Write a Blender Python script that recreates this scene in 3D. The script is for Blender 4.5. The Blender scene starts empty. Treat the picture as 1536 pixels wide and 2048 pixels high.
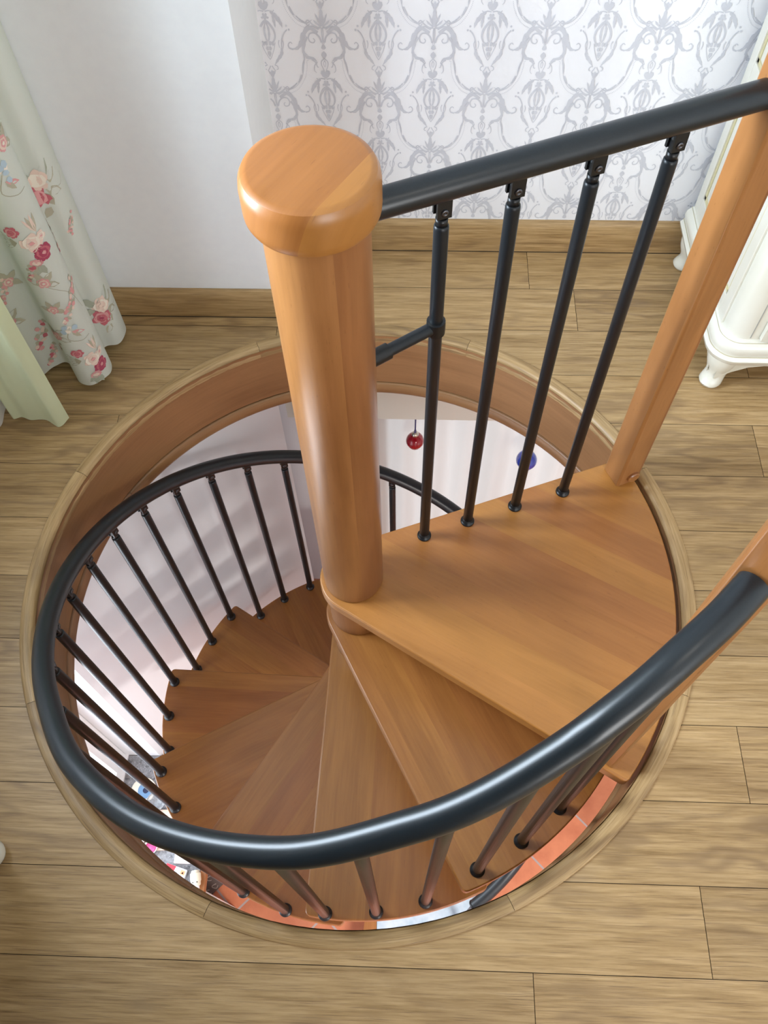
import bpy, bmesh, math, random
from math import sin, cos, pi, radians, degrees, atan2, hypot
from mathutils import Vector, Matrix

scene = bpy.context.scene
COL = scene.collection
random.seed(7)

# ------------------------------------------------------------------ camera
S = 0.74
CAM = Vector((0.1108, -0.8068, 1.6857))
pitch, roll, yaw = radians(59.9798), radians(-1.7434), radians(-3.3465)
F = Vector((sin(yaw) * cos(pitch), cos(yaw) * cos(pitch), -sin(pitch)))
R0 = Vector((cos(yaw), -sin(yaw), 0))
U0 = R0.cross(F)
RR = cos(roll) * R0 + sin(roll) * U0
UU = -sin(roll) * R0 + cos(roll) * U0
cd = bpy.data.cameras.new('camera')
cam = bpy.data.objects.new('camera', cd)
COL.objects.link(cam)
cd.sensor_fit = 'VERTICAL'
cd.sensor_height = 36.0
cd.lens = 1672.3 / 2048 * 36.0
cd.clip_start = 0.02
m = Matrix.Identity(4)
for i in range(3):
    m[i][0], m[i][1], m[i][2], m[i][3] = RR[i], UU[i], -F[i], CAM[i]
cam.matrix_world = m
scene.camera = cam

# ------------------------------------------------------------------ node helpers
class NT:
    def __init__(s, name):
        s.m = bpy.data.materials.new(name)
        s.m.use_nodes = True
        s.t = s.m.node_tree
        s.b = s.t.nodes['Principled BSDF']
    def n(s, typ, **kw):
        nd = s.t.nodes.new(typ)
        for k, v in kw.items():
            setattr(nd, k, v)
        return nd
    def l(s, a, b):
        s.t.links.new(a, b)
    def val(s, sock, v):
        if hasattr(v, 'is_output') or hasattr(v, 'links'):
            s.l(v, sock)
        else:
            sock.default_value = v
    def math(s, op, a, b=0.0, c=None):
        nd = s.n('ShaderNodeMath', operation=op)
        s.val(nd.inputs[0], a); s.val(nd.inputs[1], b)
        if c is not None:
            s.val(nd.inputs[2], c)
        return nd.outputs[0]
    def comb(s, x, y, z=0.0):
        nd = s.n('ShaderNodeCombineXYZ')
        s.val(nd.inputs[0], x); s.val(nd.inputs[1], y); s.val(nd.inputs[2], z)
        return nd.outputs[0]
    def noise(s, vec, scale=1.0, detail=4.0, rough=0.55, dist=0.0):
        nd = s.n('ShaderNodeTexNoise')
        s.l(vec, nd.inputs['Vector'])
        nd.inputs['Scale'].default_value = scale
        nd.inputs['Detail'].default_value = detail
        nd.inputs['Roughness'].default_value = rough
        nd.inputs['Distortion'].default_value = dist
        return nd.outputs['Fac']
    def ramp(s, fac, stops, interp='LINEAR'):
        nd = s.n('ShaderNodeValToRGB')
        nd.color_ramp.interpolation = interp
        el = nd.color_ramp.elements
        while len(el) < len(stops):
            el.new(0.5)
        for e, (p, c) in zip(el, stops):
            e.position = p
            e.color = (c[0], c[1], c[2], 1)
        s.l(fac, nd.inputs[0])
        return nd.outputs[0]
    def mix(s, fac, a, b, blend='MIX'):
        nd = s.n('ShaderNodeMix', data_type='RGBA', blend_type=blend)
        s.val(nd.inputs[0], fac)
        for sock, v in ((nd.inputs[6], a), (nd.inputs[7], b)):
            if isinstance(v, tuple):
                sock.default_value = (v[0], v[1], v[2], 1)
            else:
                s.l(v, sock)
        return nd.outputs[2]
    def bump(s, h, strength=0.2, dist=0.001):
        nd = s.n('ShaderNodeBump')
        nd.inputs['Strength'].default_value = strength
        nd.inputs['Distance'].default_value = dist
        s.l(h, nd.inputs['Height'])
        s.l(nd.outputs[0], s.b.inputs['Normal'])
    def uvxy(s):
        uv = s.n('ShaderNodeUVMap'); uv.uv_map = 'UVMap'
        sp = s.n('ShaderNodeSeparateXYZ'); s.l(uv.outputs[0], sp.inputs[0])
        return sp.outputs[0], sp.outputs[1]
    def attr(s, name):
        a = s.n('ShaderNodeAttribute'); a.attribute_name = name
        return a.outputs['Fac']
    def objpos(s):
        tc = s.n('ShaderNodeTexCoord')
        return tc.outputs['Object']

def plain(name, col, rough=0.5, metal=0.0, spec=0.5, coat=0.0, trans=0.0, ior=1.45):
    t = NT(name)
    b = t.b
    b.inputs['Base Color'].default_value = (*col, 1)
    b.inputs['Roughness'].default_value = rough
    b.inputs['Metallic'].default_value = metal
    b.inputs['Specular IOR Level'].default_value = spec
    b.inputs['Coat Weight'].default_value = coat
    b.inputs['Transmission Weight'].default_value = trans
    b.inputs['IOR'].default_value = ior
    return t.m

def mat_oak(name='oak_laminate'):
    """light brown oak boards: grain along u, one board per 'rnd' value"""
    t = NT(name)
    u, v = t.uvxy()
    r = t.attr('rnd')
    rs = t.math('MULTIPLY', r, 37.0)
    uu = t.math('ADD', u, rs)
    vv = t.math('ADD', v, t.math('MULTIPLY', r, 11.0))
    warp = t.noise(t.comb(t.math('MULTIPLY', uu, 2.2), t.math('MULTIPLY', vv, 9.0), rs), 1.0, 3.0)
    # cathedral figure
    wv = t.math('ADD', t.math('MULTIPLY', vv, 34.0), t.math('MULTIPLY', warp, 16.0))
    band = t.math('ADD', t.math('MULTIPLY', t.math('SINE', t.math('MULTIPLY', wv, 2.4)), 0.5), 0.5)
    band = t.math('POWER', band, 2.5)
    mask = t.noise(t.comb(t.math('MULTIPLY', uu, 1.6), t.math('MULTIPLY', vv, 7.0), 3.3), 1.0, 2.0)
    mask = t.ramp(mask, [(0.42, (0, 0, 0)), (0.62, (1, 1, 1))])
    fine = t.noise(t.comb(t.math('MULTIPLY', uu, 9.0), t.math('MULTIPLY', vv, 190.0), rs), 1.0, 5.0, 0.65)
    mid = t.noise(t.comb(t.math('MULTIPLY', uu, 2.4), t.math('ADD', t.math('MULTIPLY', vv, 58.0), t.math('MULTIPLY', warp, 4.0)), rs), 1.0, 4.0, 0.6)
    pore = t.noise(t.comb(t.math('MULTIPLY', uu, 11.0), t.math('ADD', t.math('MULTIPLY', vv, 520.0), t.math('MULTIPLY', warp, 8.0)), rs), 1.0, 4.0, 0.62)
    f = t.math('ADD', t.math('MULTIPLY', fine, 0.58), t.math('MULTIPLY', mid, 0.42))
    base = t.ramp(f, [(0.32, (0.215, 0.122, 0.044)), (0.45, (0.355, 0.222, 0.093)), (0.56, (0.445, 0.290, 0.134)), (0.70, (0.53, 0.362, 0.182))])
    dark = t.mix(t.math('MULTIPLY', t.math('MULTIPLY', band, mask), 0.62), base, (0.20, 0.118, 0.055))
    pr = t.ramp(pore, [(0.34, (1, 1, 1)), (0.45, (0, 0, 0))])
    dark = t.mix(t.math('MULTIPLY', pr, 0.55), dark, (0.17, 0.10, 0.05))
    blot = t.noise(t.comb(t.math('MULTIPLY', uu, 4.0), t.math('MULTIPLY', vv, 11.0), 8.0), 1.0, 2.0)
    bl = t.ramp(blot, [(0.66, (0, 0, 0)), (0.78, (1, 1, 1))])
    dark = t.mix(t.math('MULTIPLY', bl, 0.34), dark, (0.22, 0.155, 0.10))
    wn = t.n('ShaderNodeTexWhiteNoise', noise_dimensions='1D')
    t.l(rs, wn.inputs['W'])
    hs = t.n('ShaderNodeHueSaturation')
    t.l(dark, hs.inputs['Color'])
    t.l(t.math('ADD', 0.88, t.math('MULTIPLY', wn.outputs['Value'], 0.22)), hs.inputs['Value'])
    t.l(hs.outputs[0], t.b.inputs['Base Color'])
    t.b.inputs['Roughness'].default_value = 0.42
    t.b.inputs['Specular IOR Level'].default_value = 0.4
    t.bump(f, 0.2, 0.0006)
    return t.m

def mat_beech(name, stave=0.075, c0=(0.27, 0.098, 0.019), c1=(0.45, 0.185, 0.045), tone=0.16, rough=0.36, coat=0.12):
    """honey-stained glued beech: grain along u, staves across v"""
    t = NT(name)
    u, v = t.uvxy()
    r = t.attr('rnd')
    rs = t.math('MULTIPLY', r, 23.0)
    st = t.math('FLOOR', t.math('ADD', t.math('DIVIDE', v, stave), rs))
    wn = t.n('ShaderNodeTexWhiteNoise', noise_dimensions='1D')
    t.l(t.math('ADD', st, rs), wn.inputs['W'])
    w = wn.outputs['Value']
    uu = t.math('ADD', u, t.math('MULTIPLY', w, 9.0))
    warp = t.noise(t.comb(t.math('MULTIPLY', uu, 2.0), t.math('MULTIPLY', v, 14.0), rs), 1.0, 3.0)
    fine = t.noise(t.comb(t.math('MULTIPLY', uu, 7.0), t.math('MULTIPLY', v, 150.0), w), 1.0, 4.0, 0.6)
    mid = t.noise(t.comb(t.math('MULTIPLY', uu, 2.5), t.math('ADD', t.math('MULTIPLY', v, 22.0), t.math('MULTIPLY', warp, 3.0)), w), 1.0, 3.0, 0.55)
    f = t.math('ADD', t.math('MULTIPLY', fine, 0.3), t.math('MULTIPLY', mid, 0.7))
    base = t.ramp(f, [(0.30, c0), (0.68, c1)])
    fleck = t.noise(t.comb(t.math('MULTIPLY', uu, 55.0), t.math('MULTIPLY', v, 420.0), w), 1.0, 1.0)
    fl = t.ramp(fleck, [(0.70, (0, 0, 0)), (0.78, (1, 1, 1))])
    base = t.mix(t.math('MULTIPLY', fl, 0.35), base, (c0[0] * .55, c0[1] * .5, c0[2] * .5))
    hs = t.n('ShaderNodeHueSaturation')
    t.l(base, hs.inputs['Color'])
    t.l(t.math('ADD', 1.0 - tone / 2, t.math('MULTIPLY', w, tone)), hs.inputs['Value'])
    t.l(t.math('ADD', 0.495, t.math('MULTIPLY', w, 0.01)), hs.inputs['Hue'])
    t.l(hs.outputs[0], t.b.inputs['Base Color'])
    t.b.inputs['Roughness'].default_value = rough
    t.b.inputs['Coat Weight'].default_value = coat
    t.b.inputs['Coat Roughness'].default_value = 0.22
    return t.m

def mat_noisy(name, c0, c1, scale=8.0, rough=0.6, bump=0.0, detail=4.0, metal=0.0):
    t = NT(name)
    nz = t.noise(t.objpos(), scale, detail)
    t.l(t.ramp(nz, [(0.35, c0), (0.65, c1)]), t.b.inputs['Base Color'])
    t.b.inputs['Roughness'].default_value = rough
    t.b.inputs['Metallic'].default_value = metal
    if bump:
        t.bump(nz, bump, 0.002)
    return t.m

def mat_granite():
    t = NT('grey_granite')
    p = t.objpos()
    a = t.noise(p, 55.0, 6.0, 0.7)
    b = t.noise(p, 160.0, 3.0, 0.6)
    c = t.noise(p, 22.0, 3.0, 0.6)
    col = t.ramp(a, [(0.34, (0.07, 0.07, 0.075)), (0.45, (0.17, 0.17, 0.18)), (0.62, (0.25, 0.25, 0.265))])
    col = t.mix(t.math('MULTIPLY', t.ramp(b, [(0.55, (0, 0, 0)), (0.65, (1, 1, 1))]), 0.4), col, (0.5, 0.5, 0.53))
    col = t.mix(t.math('MULTIPLY', t.ramp(c, [(0.55, (0, 0, 0)), (0.66, (1, 1, 1))]), 0.5), col, (0.22, 0.18, 0.17))
    t.l(col, t.b.inputs['Base Color'])
    t.b.inputs['Roughness'].default_value = 0.2
    return t.m

def mat_terracotta():
    """square terracotta tiles laid diagonally, pale grout"""
    t = NT('terracotta_tiles')
    p = t.objpos()
    sp = t.n('ShaderNodeSeparateXYZ'); t.l(p, sp.inputs[0])
    x, y = sp.outputs[0], sp.outputs[1]
    a = t.math('MULTIPLY', t.math('ADD', x, y), 0.70711)
    b = t.math('MULTIPLY', t.math('SUBTRACT', y, x), 0.70711)
    T = 0.3007
    def cell(q, off):
        s_ = t.math('DIVIDE', t.math('ADD', q, off), T)
        return t.math('FLOOR', s_), t.math('ABSOLUTE', t.math('SUBTRACT', t.math('FRACT', s_), 0.5))
    ia, fa = cell(a, -0.2280 + T * 20.5)
    ib, fb = cell(b, 0.0263 + T * 20.5)
    g = t.math('GREATER_THAN', t.math('MAXIMUM', fa, fb), 0.5 - 0.0045 / T)
    wn = t.n('ShaderNodeTexWhiteNoise', noise_dimensions='2D')
    t.l(t.comb(ia, ib), wn.inputs['Vector'])
    nz = t.noise(p, 9.0, 5.0)
    col = t.ramp(nz, [(0.3, (0.50, 0.165, 0.085)), (0.7, (0.66, 0.25, 0.13))])
    hs = t.n('ShaderNodeHueSaturation'); t.l(col, hs.inputs['Color'])
    t.l(t.math('ADD', 0.9, t.math('MULTIPLY', wn.outputs['Value'], 0.2)), hs.inputs['Value'])
    t.l(t.mix(g, hs.outputs[0], (0.42, 0.36, 0.35)), t.b.inputs['Base Color'])
    t.b.inputs['Roughness'].default_value = 0.35
    return t.m

def mat_cream():
    """ivory lacquer with a little yellow-green patina"""
    t = NT('ivory_lacquer')
    nz = t.noise(t.objpos(), 6.0, 3.0)
    t.l(t.ramp(nz, [(0.3, (0.69, 0.66, 0.555)), (0.7, (0.74, 0.715, 0.63))]), t.b.inputs['Base Color'])
    t.b.inputs['Roughness'].default_value = 0.25
    t.b.inputs['Coat Weight'].default_value = 0.3
    t.b.inputs['Coat Roughness'].default_value = 0.15
    return t.m

def mat_cloth(name, front, back, transl=0.25, weave=900.0):
    t = NT(name)
    geo = t.n('ShaderNodeNewGeometry')
    u, v = t.uvxy()
    nz = t.noise(t.comb(t.math('MULTIPLY', u, weave), t.math('MULTIPLY', v, weave * .5)), 1.0, 2.0)
    col = t.mix(geo.outputs['Backfacing'], front, back)
    col = t.mix(t.math('MULTIPLY', nz, 0.10), col, (0.5, 0.5, 0.45))
    t.l(col, t.b.inputs['Base Color'])
    t.b.inputs['Roughness'].default_value = 0.85
    t.b.inputs['Specular IOR Level'].default_value = 0.15
    tr = t.n('ShaderNodeBsdfTranslucent'); t.l(col, tr.inputs[0])
    mx = t.n('ShaderNodeMixShader'); mx.inputs[0].default_value = transl
    out = t.t.nodes['Material Output']
    t.l(t.b.outputs[0], mx.inputs[1]); t.l(tr.outputs[0], mx.inputs[2]); t.l(mx.outputs[0], out.inputs[0])
    t.bump(nz, 0.05, 0.0005)
    return t.m

M = {}
M['oak'] = mat_oak()
M['beech'] = mat_beech('honey_beech', c0=(0.295, 0.112, 0.022), c1=(0.41, 0.166, 0.039))
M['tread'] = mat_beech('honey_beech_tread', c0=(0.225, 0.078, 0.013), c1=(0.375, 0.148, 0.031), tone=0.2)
M['beech_post'] = mat_beech('honey_beech_post', stave=0.042, c0=(0.250, 0.098, 0.029), c1=(0.375, 0.160, 0.053), tone=0.30, rough=0.30)
M['veneer'] = mat_beech('beech_veneer', stave=0.9, c0=(0.225, 0.105, 0.040), c1=(0.335, 0.165, 0.068), tone=0.1, rough=0.42, coat=0.05)
M['black'] = plain('black_lacquered_steel', (0.010, 0.013, 0.016), 0.36, 0.0, 0.45)
M['blackrail'] = mat_noisy('black_rail_coating', (0.005, 0.009, 0.012), (0.008, 0.013, 0.017), 600.0, 0.32)
M['blackrail'].node_tree.nodes['Principled BSDF'].inputs['Specular IOR Level'].default_value = 0.55
M['plastic'] = plain('black_plastic', (0.008, 0.009, 0.010), 0.35)
M['steel'] = plain('dark_screw', (0.12, 0.12, 0.13), 0.35, 1.0)
M['gap'] = plain('dark_joint', (0.03, 0.02, 0.012), 0.9)
M['paint'] = mat_noisy('white_wall_paint', (0.86, 0.875, 0.885), (0.88, 0.895, 0.90), 40.0, 0.5, 0.04)
M['paper'] = plain('wallpaper_ground', (0.87, 0.87, 0.90), 0.42)
M['ink'] = mat_noisy('wallpaper_silver_print', (0.60, 0.61, 0.665), (0.63, 0.64, 0.69), 9.0, 0.40, 0.0, 3.0, 0.0)
M['lower_paint'] = plain('lower_wall_paint', (0.80, 0.80, 0.82), 0.6)
M['header_paint'] = plain('header_cream_paint', (0.80, 0.78, 0.68), 0.6)
M['terracotta'] = mat_terracotta()
M['granite'] = mat_granite()
M['ivory'] = mat_cream()
M['patina'] = plain('patina_groove', (0.60, 0.53, 0.30), 0.4)
M['groove_line'] = plain('grey_groove', (0.36, 0.36, 0.33), 0.5)  # thin grey strips drawn as the wardrobe grooves
M['floral'] = mat_cloth('floral_cotton', (0.86, 0.88, 0.80), (0.55, 0.62, 0.50), 0.32)
M['lime'] = mat_cloth('pale_lime_cotton', (0.74, 0.78, 0.52), (0.66, 0.70, 0.46), 0.3)
M['sheer'] = mat_cloth('white_voile', (0.84, 0.82, 0.78), (0.84, 0.82, 0.78), 0.45)
M['white'] = plain('white_plastic', (0.82, 0.83, 0.84), 0.35)
M['pinkwhite'] = plain('pale_pink_panel', (0.74, 0.66, 0.65), 0.5)

# ------------------------------------------------------------------ object helpers
def new_obj(name, me, parent=None, loc=(0, 0, 0), rotz=0.0):
    o = bpy.data.objects.new(name, me)
    COL.objects.link(o)
    o.location = loc
    o.rotation_euler = (0, 0, rotz)
    if parent is not None:
        o.parent = parent
    return o

def tag(o, label=None, cat=None, group=None, kind=None):
    if label: o['label'] = label
    if cat: o['category'] = cat
    if group: o['group'] = group
    if kind: o['kind'] = kind
    return o

def thing(name, label, cat, loc=(0, 0, 0), rotz=0.0, group=None):
    return tag(new_obj(name, None, None, loc, rotz), label, cat, group)

class MB:
    """collects geometry for ONE mesh"""
    def __init__(s):
        s.bm = bmesh.new()
        s.uv = s.bm.loops.layers.uv.new('UVMap')
        s.rn = s.bm.faces.layers.float.new('rnd')
        s.mats = []
    def mi(s, mat):
        if mat not in s.mats:
            s.mats.append(mat)
        return s.mats.index(mat)
    def face(s, pts, mat, uvf=None, rnd=0.0, smooth=False):
        vs = [s.bm.verts.new(p) for p in pts]
        return s.vface(vs, mat, uvf, rnd, smooth)
    def vface(s, vs, mat, uvf=None, rnd=0.0, smooth=False, uvs=None):
        try:
            f = s.bm.faces.new(vs)
        except ValueError:
            return None
        f.material_index = s.mi(mat)
        f.smooth = smooth
        f[s.rn] = rnd
        for i, l in enumerate(f.loops):
            if uvs:
                l[s.uv].uv = uvs[i]
            elif uvf:
                l[s.uv].uv = uvf(l.vert.co)
        return f
    def grid(s, P, mat, closed_u=False, closed_v=False, smooth=True, uvf=None, UV=None, rnd=0.0, flip=False):
        """P[i][j] points"""
        V = [[s.bm.verts.new(p) for p in row] for row in P]
        nu, nv = len(P), len(P[0])
        for i in range(nu if closed_u else nu - 1):
            for j in range(nv if closed_v else nv - 1):
                i2, j2 = (i + 1) % nu, (j + 1) % nv
                idx = [(i, j), (i2, j), (i2, j2), (i, j2)]
                if flip: idx = idx[::-1]
                uvs = None
                if UV:
                    uvs = [UV[a][b] for a, b in idx]
                s.vface([V[a][b] for a, b in idx], mat, uvf, rnd, smooth, uvs)
        return V
    def box(s, lo, hi, mat, uvf=None, rnd=0.0, M4=None):
        x0, y0, z0 = lo; x1, y1, z1 = hi
        c = [Vector(p) for p in ((x0, y0, z0), (x1, y0, z0), (x1, y1, z0), (x0, y1, z0), (x0, y0, z1), (x1, y0, z1), (x1, y1, z1), (x0, y1, z1))]
        if M4 is not None:
            c = [M4 @ p for p in c]
        v = [s.bm.verts.new(p) for p in c]
        for f in ((3, 2, 1, 0), (4, 5, 6, 7), (0, 1, 5, 4), (1, 2, 6, 5), (2, 3, 7, 6), (3, 0, 4, 7)):
            s.vface([v[i] for i in f], mat, uvf, rnd)
    def lathe(s, prof, mat, seg=32, c=(0, 0, 0), caps=True, uvf=None, rnd=0.0, smooth=True, M4=None):
        """prof = [(r, z)] bottom to top"""
        P = []
        for r, z in prof:
            row = []
            for k in range(seg):
                a = 2 * pi * k / seg
                p = Vector((c[0] + r * cos(a), c[1] + r * sin(a), c[2] + z))
                row.append(M4 @ p if M4 is not None else p)
            P.append(row)
        V = s.grid(P, mat, closed_v=True, smooth=smooth, uvf=uvf, rnd=rnd, flip=True)
        if caps:
            if prof[0][0] > 1e-6: s.vface(V[0][::-1], mat, uvf, rnd)
            if prof[-1][0] > 1e-6: s.vface(V[-1], mat, uvf, rnd)
        return V
    def tube(s, pts, r, mat, seg=20, caps=True, smooth=True, radii=None):
        pts = [Vector(p) for p in pts]
        n = len(pts)
        T = []
        for i in range(n):
            a = pts[max(0, i - 1)]; b = pts[min(n - 1, i + 1)]
            T.append((b - a).normalized())
        up = Vector((0, 0, 1)) if abs(T[0].z) < 0.9 else Vector((1, 0, 0))
        N = (up - T[0] * up.dot(T[0])).normalized()
        P = []
        for i in range(n):
            N = (N - T[i] * N.dot(T[i])).normalized()
            B = T[i].cross(N)
            rr = radii[i] if radii else r
            P.append([pts[i] + (N * cos(2 * pi * k / seg) + B * sin(2 * pi * k / seg)) * rr for k in range(seg)])
        V = s.grid(P, mat, closed_v=True, smooth=smooth)
        if caps:
            s.vface(V[0][::-1], mat); s.vface(V[-1], mat)
    def prism(s, poly, z0, z1, mat, uvf=None, rnd=0.0, side=None, M4=None, smooth_side=False):
        """poly CCW in xy"""
        A = [Vector((x, y, z0)) for x, y in poly]; B = [Vector((x, y, z1)) for x, y in poly]
        if M4 is not None:
            A = [M4 @ p for p in A]; B = [M4 @ p for p in B]
        a = [s.bm.verts.new(p) for p in A]; b = [s.bm.verts.new(p) for p in B]
        s.vface(a[::-1], mat, uvf, rnd); s.vface(b, mat, uvf, rnd)
        n = len(poly)
        for i in range(n):
            j = (i + 1) % n
            s.vface([a[i], a[j], b[j], b[i]], side or mat, uvf, rnd, smooth_side)
    def build(s, name, parent=None, loc=(0, 0, 0), rotz=0.0, bevel=0.0, sharp=None, segs=2):
        me = bpy.data.meshes.new(name)
        if sharp is not None:
            for f in s.bm.faces: f.smooth = True
        s.bm.to_mesh(me); s.bm.free()
        for mt in s.mats: me.materials.append(mt)
        if sharp is not None:
            me.set_sharp_from_angle(angle=radians(sharp))
        o = new_obj(name, me, parent, loc, rotz)
        if bevel:
            b = o.modifiers.new('bevel', 'BEVEL')
            b.width = bevel; b.segments = segs; b.limit_method = 'ANGLE'; b.angle_limit = radians(35)
            b.harden_normals = True
        return o

def struct(mb, name, **kw):
    o = mb.build(name, **kw)
    o['kind'] = 'structure'
    return o

def catmull(P, n):
    out = []
    P = [Vector(p) for p in P]
    Q = [P[0] * 2 - P[1]] + P + [P[-1] * 2 - P[-2]]
    for i in range(1, len(Q) - 2):
        for k in range(n):
            t = k / n
            a, b, c, d = Q[i - 1], Q[i], Q[i + 1], Q[i + 2]
            out.append(0.5 * ((2 * b) + (c - a) * t + (2 * a - 5 * b + 4 * c - d) * t * t + (3 * b - a - 3 * c + d) * t ** 3))
    out.append(P[-1])
    return out

# ================================================================== SETTING, upper room
XL, XR, YB, YN, ZC = -1.04, 2.3, 1.04, -2.7, 2.5
YP, XP = 0.78, -0.243          # the plain wall stands forward of the papered one, corner at XP
ZF = -2.664                    # lower floor
R_HOLE = 0.7385

# ---- floor of separate boards with fine joints
rows = {}
PW, P0 = 0.14963, -0.7656      # board width, first joint
joints = {  # row index (joint line below it) -> x positions of end joints
    -2: [-0.55, 1.25], -1: [0.3465, 1.9], 0: [0.66, -1.1], 1: [-0.35, 1.45], 2: [0.78, -1.2], 3: [1.35, -0.25], 4: [-0.82, 1.2],
    5: [1.1, -0.3], 6: [-0.95, 1.4], 7: [0.95, -0.62], 8: [0.02, 1.35], 9: [0.97, -0.25], 10: [0.55, -0.75], 11: [0.43, -0.6],
    12: [0.2, 1.2]}
mb = MB()
for k in range(-13, 12):
    y0, y1 = P0 + PW * k, P0 + PW * (k + 1)
    if y0 > YB: continue
    y1 = min(y1, YB)
    xs = sorted([x for x in joints.get(k, [((k * 0.37) % 1.3) - 0.9, ((k * 0.37) % 1.3) + 0.5])])
    xs = [XL - 0.01] + [x for x in xs if XL < x < XR] + [XR + 0.01]
    for a, b in zip(xs[:-1], xs[1:]):
        rn = random.random()
        g = 0.0006
        X0, X1, Y0, Y1 = a + g, b - g, y0 + g, y1 - g
        near = 0 if Y0 <= 0 <= Y1 else min(abs(Y0), abs(Y1))
        uvf = lambda co: (co.x, co.y)
        if near >= R_HOLE or X0 >= R_HOLE or X1 <= -R_HOLE:
            mb.face([(X0, Y0, 0), (X1, Y0, 0), (X1, Y1, 0), (X0, Y1, 0)], M['oak'], uvf, rn)
            continue
        nx = max(2, int((X1 - X0) / 0.006))
        cut = [X0 + (X1 - X0) * i / nx for i in range(nx + 1)]
        for x in (-R_HOLE, R_HOLE):
            if X0 < x < X1: cut.append(x)
        cut.sort()
        def circ(x): return math.sqrt(max(0, R_HOLE ** 2 - x * x))
        for c0, c1 in zip(cut[:-1], cut[1:]):
            if c1 - c0 < 1e-6: continue
            h0, h1 = circ(c0), circ(c1)
            if max(h0, h1) < 1e-9:
                mb.face([(c0, Y0, 0), (c1, Y0, 0), (c1, Y1, 0), (c0, Y1, 0)], M['oak'], uvf, rn)
                continue
            # part above the circle
            l0, l1 = max(Y0, h0), max(Y0, h1)
            if l0 < Y1 or l1 < Y1:
                l0, l1 = min(l0, Y1), min(l1, Y1)
                pts = [(c0, l0, 0), (c1, l1, 0), (c1, Y1, 0), (c0, Y1, 0)]
                if Y1 - l0 < 1e-7: pts = pts[:3]
                elif Y1 - l1 < 1e-7: pts = [pts[0], pts[1], pts[3]]
                mb.face(pts, M['oak'], uvf, rn)
            u0, u1 = min(Y1, -h0), min(Y1, -h1)
            if u0 > Y0 or u1 > Y0:
                u0, u1 = max(u0, Y0), max(u1, Y0)
                pts = [(c0, Y0, 0), (c1, Y0, 0), (c1, u1, 0), (c0, u0, 0)]
                if u0 - Y0 < 1e-7: pts = pts[:3]
                elif u1 - Y0 < 1e-7: pts = [pts[0], pts[1], pts[3]]
                mb.face(pts, M['oak'], uvf, rn)
# dark bed under the joints
seg = 96
ring_o = []
for i in range(seg):
    a = 2 * pi * i / seg
    ring_o.append((cos(a), sin(a)))
def annulus_plate(mb, r, z, mat, flip=False, x0=XL - .1, x1=XR + .1, y0=YN - .1, y1=YB + .1):
    out = []
    for cx, sy in ring_o:
        t = min((x1 if cx > 0 else x0) / cx if abs(cx) > 1e-9 else 1e9, (y1 if sy > 0 else y0) / sy if abs(sy) > 1e-9 else 1e9)
        out.append((cx * t, sy * t))
    n = seg
    corners = [(x1, y1), (x0, y1), (x0, y0), (x1, y0)]
    for i in range(n):
        j = (i + 1) % n
        pts = [(ring_o[i][0] * r, ring_o[i][1] * r, z), (out[i][0], out[i][1], z)]
        for c in corners:
            ac = atan2(c[1], c[0]) % (2 * pi); ai = 2 * pi * i / n; aj = 2 * pi * (i + 1) / n
            if ai + 1e-6 < ac < aj - 1e-6: pts.append((c[0], c[1], z))
        pts += [(out[j][0], out[j][1], z), (ring_o[j][0] * r, ring_o[j][1] * r, z)]
        if flip: pts = pts[::-1]
        mb.face(pts, mat, lambda co: (co.x, co.y))
annulus_plate(mb, R_HOLE, -0.0018, M['gap'])
struct(mb, 'floor')

# ---- slab underside = ceiling of the lower room
mb = MB()
annulus_plate(mb, 0.715, -0.236, M['lower_paint'], flip=True, x0=-2.2, x1=2.6, y0=-3.0, y1=3.6)
annulus_plate(mb, 0.745, -0.02, M['gap'], x0=-2.2, x1=2.6, y0=-3.0, y1=3.6)
struct(mb, 'ceiling_lower')

# ---- wood ring round the opening, eight mitred lengths, and the veneered lining
prof = [(0.7405, -0.001), (0.7402, 0.0030), (0.7385, 0.0042), (0.7230, 0.0045), (0.7165, 0.0030), (0.7120, -0.0015), (0.7090, -0.0080), (0.7075, -0.0180), (0.7080, -0.0280)]
mb = MB()
L = [0.0]
for a, b in zip(prof[:-1], prof[1:]):
    L.append(L[-1] + hypot(a[0] - b[0], a[1] - b[1]))
jn = [-20.5, 24.0, 69.0, 114.0, 159.4, 205.0, 250.4, 295.5]
for q in range(8):
    a0 = jn[q]; a1 = jn[(q + 1) % 8] + (360 if q == 7 else 0)
    a0 += 0.035; a1 -= 0.035
    rn = random.random()
    n = 24
    P, UV = [], []
    for i in range(n + 1):
        a = radians(a0 + (a1 - a0) * i / n)
        P.append([(r * cos(a), r * sin(a), z) for r, z in prof])
        UV.append([(a * 0.72, l) for l in L])
    mb.grid(P, M['oak'], UV=UV, rnd=rn, flip=False)
P = [[(r * cos(2 * pi * i / 96), r * sin(2 * pi * i / 96), z) for r, z in ((0.7405, -0.0012), (0.715, -0.004), (0.7105, -0.02))] for i in range(96)]
mb.grid(P, M['gap'], closed_u=True)
struct(mb, 'trim_1')

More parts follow.
